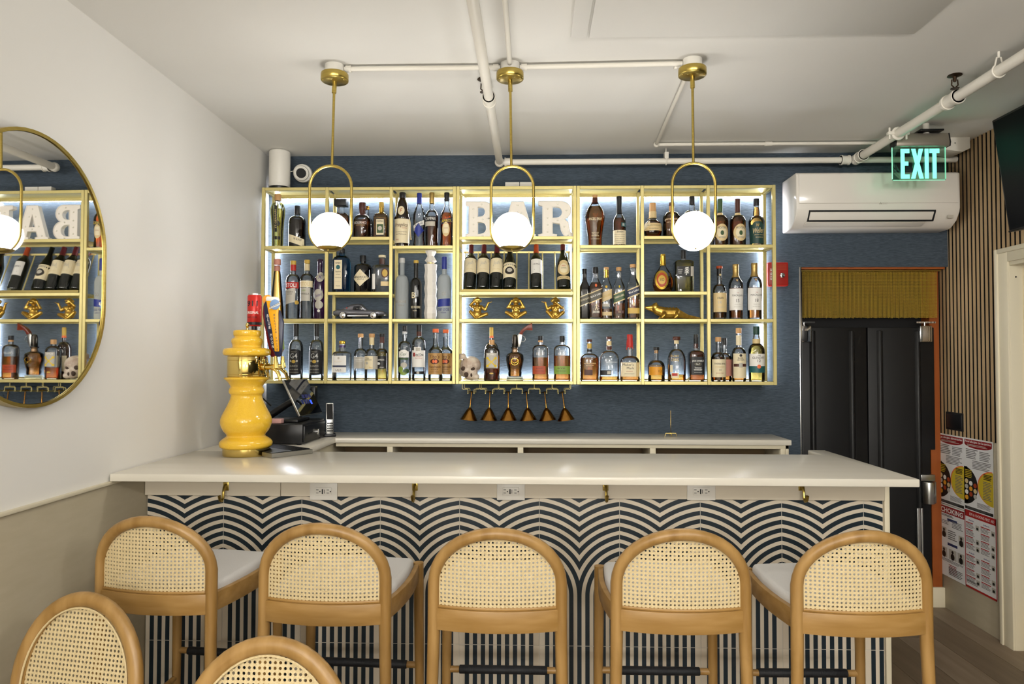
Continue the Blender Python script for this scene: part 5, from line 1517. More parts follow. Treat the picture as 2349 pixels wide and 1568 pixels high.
def quad_slab(f0, d0, d1, name, m, parent, bev):
    c = (BL + BR + TL + TR) / 4
    vs = []
    for d in (d0, d1):
        for p in (BL, BR, TR, TL):
            vs.append(c + (p - c) * f0 + nr_ * d - og)
    mb = MB()
    mb.v = [tuple(v) for v in vs]
    mb.f = [(3, 2, 1, 0), (4, 5, 6, 7), (0, 1, 5, 4), (1, 2, 6, 5), (2, 3, 7, 6), (3, 0, 4, 7)]
    return mb.build(name, m, parent, bev)


case = quad_slab(1.0, -.012, 0, 'tablet_case', 'steel', t, .003)
M['screen'] = mat('dark_screen', '#0b0d12', 0.05, coat=0.3)
quad_slab(.97, 0, .0012, 'screen', 'screen', case, 0)
M['icon'] = mat('blue_screen_icon', '#3050d8', 0.5, emit=1.2)
M['icond'] = mat('dim_blue_icon', '#141d52', 0.5, emit=.5)
ex_, ey_ = (BR - BL), (TL - BL)
for a, b_, w_, h_, m_ in ((.66, .28, .08, .12, 'icon'), (.42, .3, .08, .12, 'icond'), (.52, .3, .1, .12, 'icond'), (.42, .46, .1, .1, 'icond'), (.55, .46, .12, .1, 'icond'), (.7, .46, .1, .1, 'icond'), (.3, .3, .08, .12, 'icond')):
    mb = MB()
    mb.v = [tuple(BL + ex_ * (a + i * w_) + ey_ * (b_ + j * h_) + nr_ * .0016 - og) for i, j in ((0, 0), (1, 0), (1, 1), (0, 1))]
    mb.f = [(0, 1, 2, 3)]
    mb.build('screen_icon', m_, case)
MB(og).tube([(-1.27, 3.76, 1.28), (-1.33, 3.76, 1.25), (-1.42, 3.76, 1.19), (-1.45, 3.76, zt2 + .02)], [.02, .018, .02, .024], 10).build('support_arm', 'black', t)
MB(og).box(-1.52, -1.24, 3.66, 3.86, zt2, zt2 + .014).build('stand_base', 'black', t, .004)
MB(og).tube([(-1.45, 3.62, 1.20), (-1.52, 3.60, 1.26), (-1.53, 3.66, 1.3), (-1.47, 3.72, 1.3), (-1.42, 3.76, 1.24)], .004, 6).build('cable', 'black', t)
MB(og).box(-1.265, -1.225, 3.905, 3.955, 1.25, 1.34).build('card_reader', 'black', t, .004)
p = onY(633, 968, 3.62)
t = tag(MB((p.x, 3.62, zt2)).box(p.x - .036, p.x + .036, 3.592, 3.64, zt2 + .0005, zt2 + .024).build('note_block', mat('pink_block', '#d9a7a0', 0.7), None, .003, loc=(p.x, 3.62, zt2)), 'small pink block on the near corner of the cash drawer', 'block')
t = thing('cordless_phone', (-1.165, 3.99, ZB), 'cordless phone standing in its black charging cradle', 'phone')
t.rotation_euler = (0, 0, .35)
MB().box(-.034, .034, -.03, .035, 0, .018).build('cradle', 'black', t, .005)
ph = MB().prism([(-.012, .012), (.012, .012), (.034, .19), (.014, .192)], -.021, .021, 'x').build('handset', 'steel', t, .003)
MB().prism([(-.0135, .1), (-.0005, .1), (.018, .185), (.0125, .187)], -.017, .017, 'x').build('display', 'screen', ph)
kp = MB()
for i in range(3):
    for j in range(4):
        kp.box(-.014 + i * .011, -.006 + i * .011, -.0145 + j * .0016, -.011 + j * .0016, .03 + j * .014, .039 + j * .014)
kp.build('keypad', 'blackm', ph)
# ------------------------------------------------------------------ globe pendants
pnames = ('left', 'middle', 'right')
for k, (cx, cy, gx, gy, lt, lb) in enumerate(((768, 150, 757.5, 532, 378, 578), (1170, 146, 1175, 532, 379, 578), (1588, 137, 1592, 530, 372, 574))):
    c = onZ(cx, cy, ZC)
    Yp = c.y
    s = Yp / F
    t = thing('globe_pendant', (c.x, Yp, ZC), 'brass pendant lamp with a lit white globe in a long loop, %s of three' % pnames[k], 'pendant lamp', 'globe pendants over the bar')
    z = lambda py: onY(gx, py, Yp).z - ZC
    xo = onY(gx, gy, Yp).x - c.x
    zo = z(gy)
    bx = lambda zz: xo * min(1.0, max(0.0, zz / zo))
    MB().lathe([(.041, 0), (.041, -.035), (.03, -.036)], 28).build('ceiling_box', 'white', t)
    zc_ = -.036
    MB().lathe([(.05, zc_), (.0565, zc_ - .001), (.058, zc_ - .004), (.058, zc_ - .03), (.055, zc_ - .033), (.01, zc_ - .034)], 36).build('canopy', 'brass', t, angle=50)
    for a in (-.045, .045):
        MB().sphere((a, -.02, zc_ - .034), .003, 8, 6).build('screw', 'brass', t)
    zt_, zb_ = z(lt), z(lb)
    zs = zc_ - .034
    MB().tube([(0, 0, zs), (bx(zs - .05), 0, zs - .05)], .0095, 12).build('swivel', 'brass', t)
    MB().tube([(bx(zs - .05), 0, zs - .05), (bx(zt_), 0, zt_)], .0055, 12).build('rod', 'brass', t)
    hw = 49 * s
    pts = []
    for i in range(17):
        a = PI * i / 16
        pts.append((xo + hw * math.cos(a), 0, zt_ - hw + hw * math.sin(a) - .004))
    for i in range(17):
        a = PI + PI * i / 16
        pts.append((xo + hw * math.cos(a), 0, zb_ + hw + hw * math.sin(a) + .006))
    MB().tube(pts, .0062, 10, closed=True, ref=(0, 1, 0)).build('loop', 'brass', t)
    g0 = MB().sphere((xo, 0, zo), 45 * s, 32, 20).build('globe', 'globe', t)
    MB().lathe([(.012, zb_ + .003), (.03, zb_ + .005), (.047, zb_ + .013), (.0535, zb_ + .0205)], 26, (xo, 0, 0)).sphere((xo, -.03, zb_ + .004), .0045, 8, 6).build('cup', 'brass', t)

# ------------------------------------------------------------------ surface conduit and sprinkler pipe
C1, C2, C3 = [onZ(a, b_, ZC) for a, b_ in ((768, 150), (1170, 146), (1588, 137))]
zk = ZC - .016
rk = .010
t = thing('lamp_conduit', (0, C2.y, ZC), 'thin white conduit on the ceiling linking the three pendants', 'conduit')
og = (0, C2.y, ZC)
MB(og).tube([(C1.x + .042, C1.y, zk), (C2.x - .042, C2.y, zk)], rk, 10).build('conduit_run', 'pipe', t)
MB(og).tube([(C2.x + .042, C2.y, zk), (C3.x - .042, C3.y, zk)], rk, 10).build('conduit_run', 'pipe', t)
MB(og).tube([(C2.x, C2.y - .042, zk), (C2.x, 0.4, zk)], rk, 10).build('conduit_run', 'pipe', t)
for x_ in (C1.x + .06, C2.x - .06, C2.x + .06, C3.x - .06):
    MB(og).cyl((x_ - .012, C2.y, zk), (x_ + .012, C2.y, zk), .015, None, 12).build('coupling', 'pipe', t)
e1 = onZ(1505, 331, ZC - .015)
e2 = onZ(2052, 331, ZC - .015)
t = thing('wall_conduit', (e1.x, e1.y, ZC), 'thin white conduit turning from the right pendant along the ceiling to the exit sign', 'conduit')
og = tuple(t.location)
MB(og).tube([(C3.x, C3.y + .035, zk), (e1.x, e1.y - .02, zk), (e1.x + .004, e1.y - .004, zk), (e1.x + .02, e1.y, zk), (e2.x, e1.y, zk)], .0095, 10).build('conduit_run', 'pipe', t)
MB(og).sphere((e1.x + .002, e1.y - .002, zk), .017, 12, 8).build('elbow', 'pipe', t)
MB(og).cyl((e1.x + .62, e1.y, zk), (e1.x + .66, e1.y, zk), .013, None, 10).build('coupling', 'pipe', t)

YP, RP = 4.13, .0215
el = onY(1146, 372, YP)
ZP = el.z
br = onY(1962, 371, YP)
t = thing('sprinkler_pipe', (el.x, YP, ZP), 'white painted sprinkler pipe crossing the ceiling and running above the shelving', 'pipe')
og = tuple(t.location)
MB(og).tube([(el.x, .3, ZP), (el.x, YP, ZP)], RP, 16).build('pipe_run', 'pipe', t)
MB(og).tube([(el.x, YP, ZP), (XR - .02, YP, ZP)], RP * .82, 16).build('pipe_run', 'pipe', t)
MB(og).tube([(br.x, YP, ZP), (br.x, .3, ZP)], RP * 1.1, 16).build('pipe_run', 'pipe', t)


def fit(p, ax, L_, r):
    d = {'x': Vector((1, 0, 0)), 'y': Vector((0, 1, 0))}[ax] * L_
    p = Vector(p)
    m_ = MB(og).cyl(p - d, p + d, r, None, 18)
    m_.cyl(p - d, p - d * .7, r * 1.14, None, 18).cyl(p + d * .7, p + d, r * 1.14, None, 18)
    return m_.build('coupling', 'pipe', t)


MB(og).sphere((el.x, YP, ZP), RP * 1.35, 18, 12).build('elbow', 'pipe', t)
fit((el.x + .05, YP, ZP), 'x', .02, RP * 1.15)
fit((el.x, onZ(1112, 228, ZP).y, ZP), 'y', .035, RP * 1.25)
MB(og).sphere((br.x, YP - .01, ZP), RP * 1.45, 18, 12).build('elbow', 'pipe', t)
fit((br.x - .06, YP, ZP), 'x', .025, RP * 1.2)
yb_ = onX(2060, 300, br.x).y
fit((br.x, YP - .075, ZP), 'y', .03, RP * 1.35)
yb2 = onX(2185, 222, br.x).y
fit((br.x, yb2, ZP), 'y', .045, RP * 1.4)
cl = MB(og).torus((br.x, yb_, ZP), RP * 1.3, .008, 'y', 20, 8)
cl.box(br.x - .055, br.x - .02, yb_ - .012, yb_ + .012, ZP - .008, ZP + .008).box(br.x + .02, br.x + .055, yb_ - .012, yb_ + .012, ZP - .008, ZP + .008)
cl.build('pipe_clamp', 'pipe', t, .002)
for a in (-.043, .043):
    MB(og).cyl((br.x + a, yb_, ZP - .03), (br.x + a, yb_, ZP + .03), .005, None, 8).build('clamp_bolt', 'pipe', t)
yh = onX(2291, 130, br.x).y
MB(og).tube([(br.x, yh, ZC), (br.x, yh, ZP + .055)], .005, 8).build('hanger_rod', 'pipe', t)
MB(og).tube([(br.x + (RP * 1.25) * math.sin(a), yh, ZP - RP * 1.25 * math.cos(a)) for a in [2.5 * i / 8 - 0 for i in range(9)]] + [(br.x + .008, yh, ZP + .055), (br.x - .008, yh, ZP + .055)] + [(br.x - (RP * 1.25) * math.sin(a), yh, ZP - RP * 1.25 * math.cos(a)) for a in [2.5 - 2.5 * i / 8 for i in range(9)]], .0035, 6, closed=True).build('hanger_loop', 'pipe', t)
xh = onY(1528, 350, YP).x
MB(og).tube([(xh, YP, ZC), (xh, YP, ZP + .05)], .004, 8).box(xh - .011, xh + .011, YP - .02, YP + .02, ZP + .012, ZP + .05).torus((xh, YP, ZP), RP * .95, .004, 'x', 16, 6).build('hanger_loop', 'pipe', t)
M['bronze'] = mat('dark_bronze', '#3a2a1c', 0.4, 0.7)
for k, (px, py, lab) in enumerate(((2190, 172, 'small bronze sprinkler head on the right ceiling pipe near the exit sign'), (1110, 181, 'small bronze sprinkler head half hidden by the ceiling pipe in the middle'))):
    c = onZ(px, py, ZC)
    y_ = c.y
    t2 = thing('ceiling_sprinkler', (c.x, y_, ZC), lab, 'sprinkler', 'sprinkler heads')
    MB().lathe([(.028, 0), (.03, -.003), (.012, -.008)], 18).build('ceiling_plate', 'bronze', t2)
    MB().cyl((0, 0, -.006), (0, 0, -.03), .009, .006, 10).tube([(-.012, 0, -.02), (-.014, 0, -.045), (0, 0, -.058)], .003, 6).tube([(.012, 0, -.02), (.014, 0, -.045), (0, 0, -.058)], .003, 6).build('sprinkler_body', 'bronze', t2)
    MB().lathe([(.002, -.056), (.018, -.059), (.018, -.061), (.002, -.061)], 14).build('deflector', 'bronze', t2)
# flat raceway and access panel on the ceiling
a0, a1 = onZ(1309, 80, ZC), onZ(1346, 80, ZC)
tag(MB().box(a0.x, a1.x, .8, a0.y, ZC - .012, ZC - .0005).build('ceiling_raceway', 'ceil', None, .003), 'flat white cable raceway on the ceiling right of the middle pendant', 'raceway')
q0, q1 = onZ(1345, 118, ZC), onZ(2097, 75, ZC)
tag(MB().box(q0.x, q1.x, .6, q1.y, ZC - .006, ZC - .0004).build('ceiling_panel', 'ceil', None, .002), 'large flat white access panel on the ceiling above the right pendant', 'panel')

# ------------------------------------------------------------------ exit sign
ys = 3.74
l, r = onY(2046, 340, ys).x, onY(2168, 340, ys).x
zt_, zb_ = onY(2106, 338, ys).z, onY(2106, 413, ys).z
xc = (l + r) / 2
t = thing('exit_sign', (xc, ys, ZC), 'edge lit green exit sign hanging in front of the air conditioner', 'sign')
og = (xc, ys, ZC)
wS, hS = r - l, zt_ - zb_
M['acryl'] = thin_glass('green_tinted_acrylic', (0.74, 0.93, 0.84), 0.0, 1.0)
pn = MB(og).box(l, r, ys - .004, ys + .004, zb_, zt_ + .01).build('acrylic_panel', 'acryl', t, .002)
M['edgel'] = mat('panel_edge_glow', '#8fe8c0', 0.4, emit=.8)
ed = MB(og).box(l + .004, r - .004, ys - .0035, ys + .0035, zb_ - .0012, zb_ + .0012).box(l - .001, l + .0012, ys - .0035, ys + .0035, zb_ + .006, zt_).box(r - .0012, r + .001, ys - .0035, ys + .0035, zb_ + .006, zt_)
ed.build('panel_edge', 'edgel', pn)
lw = (onY(2152, 375, ys).x - onY(2065, 375, ys).x)
lcx = (onY(2152, 375, ys).x + onY(2065, 375, ys).x) / 2
lh = onY(2100, 342, ys).z - onY(2100, 410, ys).z
lcz = (onY(2100, 342, ys).z + onY(2100, 410, ys).z) / 2
# block letters built as polygons
EX = {'E': [[(0, 0), (.23, 0), (.23, .14), (.1, .14), (.1, .44), (.2, .44), (.2, .57), (.1, .57), (.1, .86), (.23, .86), (.23, 1), (0, 1)]],
      'X': [[(.27, 0), (.38, 0), (.435, .3), (.49, 0), (.6, 0), (.495, .51), (.59, 1), (.48, 1), (.435, .72), (.39, 1), (.28, 1), (.375, .51)]],
      'I': [[(.635, 0), (.735, 0), (.735, 1), (.635, 1)]],
      'T': [[(.84, 0), (.94, 0), (.94, .86), (1.02, .86), (1.02, 1), (.76, 1), (.76, .86), (.84, .86)]]}
for ch, rg in EX.items():
    MB(og).prism([(lcx - lw / 2 + a * lw, lcz - lh / 2 + b_ * lh) for a, b_ in rg[0]], ys - .0065, ys - .0045, 'y').build('letter', 'green', pn)
hx0, hx1 = onY(2050, 320, ys).x, onY(2171, 320, ys).x
zh = onY(2106, 308, ys).z
M['alum'] = mat('brushed_aluminium', '#a39a8d', 0.4, 0.6)
prof = [(ys - .028, zt_), (ys + .028, zt_), (ys + .032, zt_ + .02), (ys + .02, zh), (ys - .02, zh), (ys - .032, zt_ + .02)]
MB(og).prism(prof, hx0, hx1, 'x').build('housing', 'alum', t, .003)
MB(og).prism([(a, b_) for a, b_ in prof], hx1, hx1 + .006, 'x').build('end_cap', 'black', t, .001)
MB(og).prism([(a, b_) for a, b_ in prof], hx0 - .006, hx0, 'x').build('end_cap', 'black', t, .001)
MB(og).box(xc - .01, xc + .11, ys - .045, ys + .05, zh + .006, zh + .016).build('bracket_plate', 'black', t, .002)
MB(og).cyl((xc + .04, ys, zh), (xc + .04, ys, ZC - .0), .016, None, 14).build('stem', 'pipe', t)
# white wiring box by the slats
yj = 3.97
jl, jr = onY(2166, 330, yj).x, onY(2228, 330, yj).x
jz0, jz1 = onY(2200, 348, yj).z, onY(2200, 312, yj).z
t = thing('wiring_box', (jl, yj, jz0), 'white angled wiring box beside the exit sign under the ceiling', 'box')
og = (jl, yj, jz0)
MB(og).prism([(jl + .03, jz1), (jr - .005, jz1), (jr - .005, jz0 + .02), (jr - .05, jz0), (jl, jz0 + .015), (jl, jz1 - .03)], yj, yj + .12, 'y').build('box_body', 'pipe', t, .003)
MB(og).cyl((jl + .06, yj - .001, jz0 + .05), (jl + .06, yj + .004, jz0 + .05), .004, None, 8).build('screw', 'steel', t)

# ------------------------------------------------------------------ air conditioner
ya0 = 4.02
al, ar = onY(1832, 460, ya0).x, onY(2203, 460, ya0).x
al -= .012
ar = min(ar, XR - .015)
zt_ = onY(2000, 394, ya0).z
H_ = .312
t = thing('air_conditioner', ((al + ar) / 2, YB, zt_ - H_), 'white wall mounted split air conditioner above the black doors', 'air conditioner')
og = tuple(t.location)
zb_ = zt_ - H_
z = lambda f: zb_ + H_ * f
prof = [(YB - .002, z(1)), (ya0 + .015, z(1)), (ya0 + .002, z(.975)), (ya0, z(.94)), (ya0, z(.34)), (ya0 + .006, z(.26)), (ya0 + .035, z(.12)), (ya0 + .085, z(.02)), (ya0 + .11, z(0)), (YB - .002, z(0))]
M['acw'] = mat('glossy_white_plastic', '#e6e1d8', 0.14)
MB(og).prism(prof, al, ar, 'x').build('casing', 'acw', t, .006, 3)
MB(og).box(al + .012, ar - .012, ya0 - .008, ya0 + .002, z(.42), z(.965)).build('front_panel', 'acw', t, .004)
fx = lambda px: onY(px, 490, ya0 + .02).x
x0, x1 = fx(1853), fx(2143)
MB(og).prism([(ya0 + .001, z(.30)), (ya0 + .001, z(.27)), (ya0 + .028, z(.11)), (ya0 + .04, z(.11)), (ya0 + .03, z(.30))], x0, x1, 'x').build('outlet_slot', 'blackm', t)
MB(og).prism([(ya0 - .006, z(.255)), (ya0 + .018, z(.125)), (ya0 + .024, z(.13)), (ya0, z(.27))], x0 + .006, x1 - .014, 'x').build('louvre', 'acw', t, .002)
MB(og).prism([(ya0 + .016, z(.085)), (ya0 + .06, z(.03)), (ya0 + .065, z(.035)), (ya0 + .024, z(.1))], x0 - .01, x1 - .05, 'x').build('louvre', 'acw', t, .002)
lx, lz = onY(2025, 466, ya0 - .009).x, onY(2025, 466, ya0 - .009).z
lg = MB(og)
for k in range(3):
    a = PI / 2 + 2 * PI * k / 3
    d, e = .0045, .0026
    cx, cz = lx - .012 + d * math.cos(a), lz + d * math.sin(a)
    lg.prism([(cx + d * math.cos(a), cz + d * math.sin(a)), (cx - e * math.sin(a), cz + e * math.cos(a)), (cx - d * math.cos(a), cz - d * math.sin(a)), (cx + e * math.sin(a), cz - e * math.cos(a))], ya0 - .0092, ya0 - .0078, 'y')
lg.build('logo', 'cgrey', t)
flat_text('MITSUBISHI', .03, .0045, lambda a, b_: (lx + .014 + a - og[0], ya0 - .0086 - og[1], lz + .002 + b_ - og[2]), 'cgrey', t)
flat_text('ELECTRIC', .024, .0035, lambda a, b_: (lx + .012 + a - og[0], ya0 - .0086 - og[1], lz - .004 + b_ - og[2]), 'cgrey', t)
sx0, sz0 = onY(2180, 497, ya0 + .006).x, onY(2180, 497, ya0 + .006).z
MB(og).box(sx0 - .014, sx0 + .014, ya0 + .001, ya0 + .01, sz0 - .008, sz0 + .01).build('sensor_window', 'cgrey', t)

# fire alarm strobe
c = onY(1781, 630, YB)
t = thing('fire_alarm_strobe', (c.x, YB, c.z), 'red fire alarm strobe on the blue wall right of the shelving', 'fire alarm')
s = YB / F
MB().box(-23 * s, 23 * s, -.035, -.001, -27 * s, 27 * s).build('housing', 'red', t, .008, 3)
MB().cyl((8 * s, -.035, -3 * s), (8 * s, -.048, -3 * s), 7 * s, 5 * s, 18).build('strobe_lens', 'chrome', t, .002)
flat_text('FIRE', 26 * s, 6 * s, lambda a, b_: (-15 * s - b_, -.0358, a), 'cwhite', t, 0, .02)
gl_ = MB()
for i in range(5):
    gl_.box(-2 * s, 18 * s, -.0365, -.0345, (10 + 2.6 * i) * s, (11 + 2.6 * i) * s)
gl_.build('horn_grille', 'crust', t)

# bead valance in the doorway
bl, brx = onY(1840, 650, YB + .05).x, onY(2149, 650, YB + .05).x
zt_, zb_ = DZ - .015, onY(2000, 729, YB + .05).z
nx, nz = 104, 40
vs, fs = [], []
ico = [(0, 0, 1), (.894, 0, .447), (.276, .851, .447), (-.724, .526, .447), (-.724, -.526, .447), (.276, -.851, .447), (.724, .526, -.447), (-.276, .851, -.447), (-.894, 0, -.447), (-.276, -.851, -.447), (.724, -.526, -.447), (0, 0, -1)]
icf = [(0, 1, 2), (0, 2, 3), (0, 3, 4), (0, 4, 5), (0, 5, 1), (1, 6, 2), (2, 7, 3), (3, 8, 4), (4, 9, 5), (5, 10, 1), (6, 7, 2), (7, 8, 3), (8, 9, 4), (9, 10, 5), (10, 6, 1), (11, 7, 6), (11, 8, 7), (11, 9, 8), (11, 10, 9), (11, 6, 10)]
rb = (brx - bl) / nx * .46
for i in range(nx):
    x_ = bl + (brx - bl) * (i + .5) / nx + random.uniform(-.0004, .0004)
    jj = random.uniform(-.003, .003)
    for j in range(nz):
        z_ = zt_ - (zt_ - zb_) * (j + .5) / nz + jj * j / nz
        n = len(vs)
        vs += [(x_ + rb * a, YB + .05 + rb * b_, z_ + rb * 1.05 * c_) for a, b_, c_ in ico]
        fs += [tuple(n + q_ for q_ in f) for f in icf]
me = bpy.data.meshes.new('bead_curtain')
me.from_pydata(vs, [], fs)
me.polygons.foreach_set('use_smooth', [True] * len(me.polygons))
M['bead'] = mat('gold_beads', '#c9a640', 0.4, 0.35)
bc_ = link('bead_curtain', me, 'bead')
bc_['kind'] = 'stuff'
tag(bc_, 'short gold bead curtain hanging at the top of the kitchen doorway', 'curtain')
rod = tag(MB().box(bl - .01, brx + .02, YB + .042, YB + .058, DZ - .02, DZ - .013).build('curtain_rail', 'brass'), 'thin brass rail holding the bead curtain in the doorway', 'rail')

# ------------------------------------------------------------------ right wall: posters, plate, TV


def on_wall(px, py):
    p = onX(px, py, XR - .006)
    return p.y, p.z


def poster(label, corners, fn):
    """corners px: top-left, top-right, bottom-left of the sheet on the right wall"""
    (ya, za), (yb, zb2), (yc, zc2) = [on_wall(*c) for c in corners]
    y0_, y1_ = (ya + yc) / 2, yb
    w_, h_ = y0_ - y1_, za - zc2
    t = thing('wall_poster', (XR - .0062, y0_, za), label, 'poster', 'posters on the right wall')
    sl = (zb2 - za) / max(.01, w_)
    f = lambda a, b_, d=0: (-.0014 - d, -a * w_, -b_ * h_)        # a along the wall from left, b downwards (0..1)
    MB().box(-.0014, 0.0, -w_, 0, -h_, 0).build('sheet', 'paper', t)

    def rect(a0_, a1_, b0_, b1_, m, name='print', lay=1):
        mb = MB()
        mb.v = [f(a0_, b0_, .0003 * lay), f(a1_, b0_, .0003 * lay), f(a1_, b1_, .0003 * lay), f(a0_, b1_, .0003 * lay)]
        mb.f = [(0, 1, 2, 3)]
        return mb.build(name, m, t)

    def oval(ca, cb_, ra, rb_, m, lay=1, a0_=0, a1_=360, clip=None):
        pts_ = []
        for i in range(25):
            an = math.radians(a0_ + (a1_ - a0_) * i / 24)
            pts_.append((min(1, max(0, ca + ra * math.cos(an))), cb_ - rb_ * math.sin(an)))
        mb = MB()
        mb.v = [f(a, b_, .0003 * lay) for a, b_ in pts_]
        mb.f = [tuple(range(len(pts_)))]
        return mb.build('print', m, t)

    def lines(a0_, a1_, b0_, b1_, n, m, lay=2, frac=.45):
        mb = MB()
        for i in range(n):
            b_ = b0_ + (b1_ - b0_) * i / n
            hh = (b1_ - b0_) / n * frac
            e = a1_ - random.uniform(0, .25) * (a1_ - a0_)
            k = len(mb.v)
            mb.v += [f(a0_, b_, .0003 * lay), f(e, b_, .0003 * lay), f(e, b_ + hh, .0003 * lay), f(a0_, b_ + hh, .0003 * lay)]
            mb.f.append((k, k + 1, k + 2, k + 3))
        o = mb.build('printed_lines', m, t)
        o['kind'] = 'stuff'
        return o

    def text(s_, ca, cb_, wa, hb, m, lay=3, bold=.02, shear=0):
        return flat_text(s_, wa * w_, hb * h_, lambda a, b_: (-.0014 - .0003 * lay, -ca * w_ - a, -cb_ * h_ + b_), m, t, shear, bold)
    fn(rect, oval, lines, text)
    return t


M['pdark'] = mat('poster_black', '#16140f', 0.5)
M['pyel'] = mat('poster_yellow', '#c9b02a', 0.5)
M['pred'] = mat('poster_red', '#8e1a1e', 0.5)
M['pred2'] = mat('poster_bright_red', '#a81f1c', 0.5)
M['pblue'] = mat('poster_blue', '#28345e', 0.5)
M['pgrey'] = mat('poster_text_grey', '#6d6a66', 0.6)


def allergy(head):
    def fn(rect, oval, lines, text):
        rect(.03, .97, .02, .085, 'pred')
        oval(.5, .08, .47, .055, 'pred', 1, 180, 360)
        text(head, .5, .05, .88, .04, 'cwhite')
        lines(.12, .88, .083, .115, 2, 'cgrey', 3)
        lines(.08, .5, .15, .29, 6, 'pgrey')
        lines(.55, .95, .16, .29, 6, 'pgrey')
        lines(.3, .95, .3, .42, 6, 'pgrey')
        oval(.0, .66, .48, .26, 'pdark', 1, -90, 90)
        rect(0, .12, .4, .9, 'pdark')
        lines(.04, .3, .44, .56, 5, 'pyel', 3)
        random.seed(3)
        fc = ('ctan', 'cwhite', 'crust', 'cgrey', 'corlab')
        for i in range(10):
            oval(.09 + .15 * (i % 3), .6 + .075 * (i // 3) + .02 * (i % 3), .06, .032, fc[i % 5], 3)
        oval(.97, .63, .5, .23, 'corange', 1, 90, 270)
        oval(1.0, .635, .5, .225, 'pyel', 2, 90, 270)
        lines(.68, .97, .45, .53, 4, 'pdark', 3, .6)
        lines(.66, .95, .55, .8, 12, 'pgrey', 3)
        lines(.45, .97, .86, .93, 5, 'pgrey')
        rect(.02, .98, .945, .985, 'pdark')
        lines(.1, .9, .955, .98, 2, 'pgrey', 3)
    return fn


poster('food allergy poster with yellow circle, upper left beside the orange frame', ((2153.5, 992), (2211, 1001), (2156, 1150)), allergy('Las alergias alimentarias'))
poster('food allergy poster with yellow circle, upper right beside the door casing', ((2211.5, 1002), (2278, 1009), (2213, 1166)), allergy('Food allergies can be serious'))


def choking(rect, oval, lines, text):
    rect(.02, .98, .015, .12, 'pred')
    text('CHOKING', .5, .07, .86, .07, 'cwhite', 3, .05)
    lines(.05, .6, .135, .165, 2, 'pdark')
    for b0_ in (.18, .52):
        rect(.32, .7, b0_, b0_ + .035, 'pblue')
    lines(.06, .4, .22, .28, 3, 'pgrey')
    lines(.5, .96, .2, .3, 5, 'pgrey')
    for a, b_, w_ in ((.08, .32, .2), (.75, .36, .2), (.04, .6, .26), (.36, .6, .3), (.7, .6, .26)):
        M_ = 'cgrey'
        rect(a, a + w_, b_, b_ + .14, M_, 'picture')
        oval(a + w_ * .5, b_ + .035, .04, .022, 'pdark', 2)
        oval(a + w_ * .5, b_ + .1, .075, .045, 'pdark', 2)
    lines(.33, .7, .34, .48, 5, 'pgrey')
    lines(.08, .95, .755, .8, 3, 'pgrey')
    lines(.35, .7, .82, .95, 6, 'pred')
    lines(.35, .97, .86, .97, 5, 'pgrey')


poster('choking rescue poster with a dark red heading, lower left on the beige panel', ((2156, 1152), (2214, 1172), (2157, 1312)), choking)


def cpr(rect, oval, lines, text):
    for a in ((0, .025, 0, 1), (.975, 1, 0, 1), (0, 1, .975, 1)):
        rect(*a, 'pred2', 'border')
    rect(0, 1, 0, .085, 'pred2')
    text('CPR & CHOKING FIRST AID', .55, .045, .78, .035, 'cwhite', 3, .01)
    for a0_ in (.04, .52):
        for b0_ in (.1, .52):
            text('Adult' if a0_ < .3 else 'Infant', a0_ + .18, b0_ + .025, .18, .018, 'cblue')
            for k in range(4):
                b_ = b0_ + .055 + k * .09
                lines(a0_, a0_ + .3, b_, b_ + .015, 1, 'pred2', 2, .8)
                lines(a0_, a0_ + .3, b_ + .02, b_ + .08, 4, 'pgrey')
                if k != 1:
                    rect(a0_ + .32, a0_ + .43, b_ + .01, b_ + .075, 'cgrey', 'picture')
                    oval(a0_ + .375, b_ + .05, .035, .018, 'pdark', 2)
    lines(.05, .45, .9, .95, 3, 'pgrey')


poster('first aid poster with a red border, lower right on the beige panel', ((2214, 1166), (2286, 1186), (2215, 1342)), cpr)
(ya, za), (yb, zb2) = on_wall(2171, 943), on_wall(2211, 990)
t = thing('wall_plate', (XR - .006, (ya + yb) / 2, zb2), 'black square plate on the slatted wall above the posters', 'plate')
MB().box(-.005, .002, -(ya - yb) / 2, (ya - yb) / 2, 0, za - zb2).build('plate', 'blackm', t, .003)
MB().box(-.0065, -.0045, -(ya - yb) / 2 + .012, (ya - yb) / 2 - .012, .012, za - zb2 - .012).build('inner_face', 'black', t, .002)

# TV
yv = 3.52
dTL, dBL = onY(2275, 277, yv), onY(2315, 533, yv)
t = thing('wall_tv', (XR, yv - .48, dBL.z), 'black television tilted forward high on the slatted wall', 'television')
og = tuple(t.location)
x0, z0, x1, z1 = dBL.x, dBL.z, dTL.x, dTL.z
dx_, dz_ = (x1 - x0), (z1 - z0)
L_ = math.hypot(dx_, dz_)
nx_, nz_ = -dz_ / L_, dx_ / L_
P = lambda f, d: (x0 + dx_ * f - nx_ * d, z0 + dz_ * f - nz_ * d)


def tvslab(f0, f1, d0, d1, ya_, yb_, name, m, parent, bev=0):
    poly_ = [P(f0, d0), P(f1, d0), P(f1, d1), P(f0, d1)]
    return MB(og).prism(poly_, ya_, yb_, 'y').build(name, m, parent, bev)


tvslab(0, 1, 0, .045, yv - .98, yv, 'tv_case', 'black', t, .004)
sc_ = tvslab(.02, .98, -.001, .001, yv - .97, yv - .01, 'screen', mat('matt_tv_screen', '#0a0b0d', 0.4, spec=.15), t)
tvslab(0, .015, -.004, .002, yv - .98, yv, 'lower_bezel', 'black', t, .002)
MB(og).box((x0 + x1) / 2 + .05, XR - .005, yv - .6, yv - .4, (z0 + z1) / 2 - .08, (z0 + z1) / 2 + .08).build('wall_bracket', 'blackm', t)

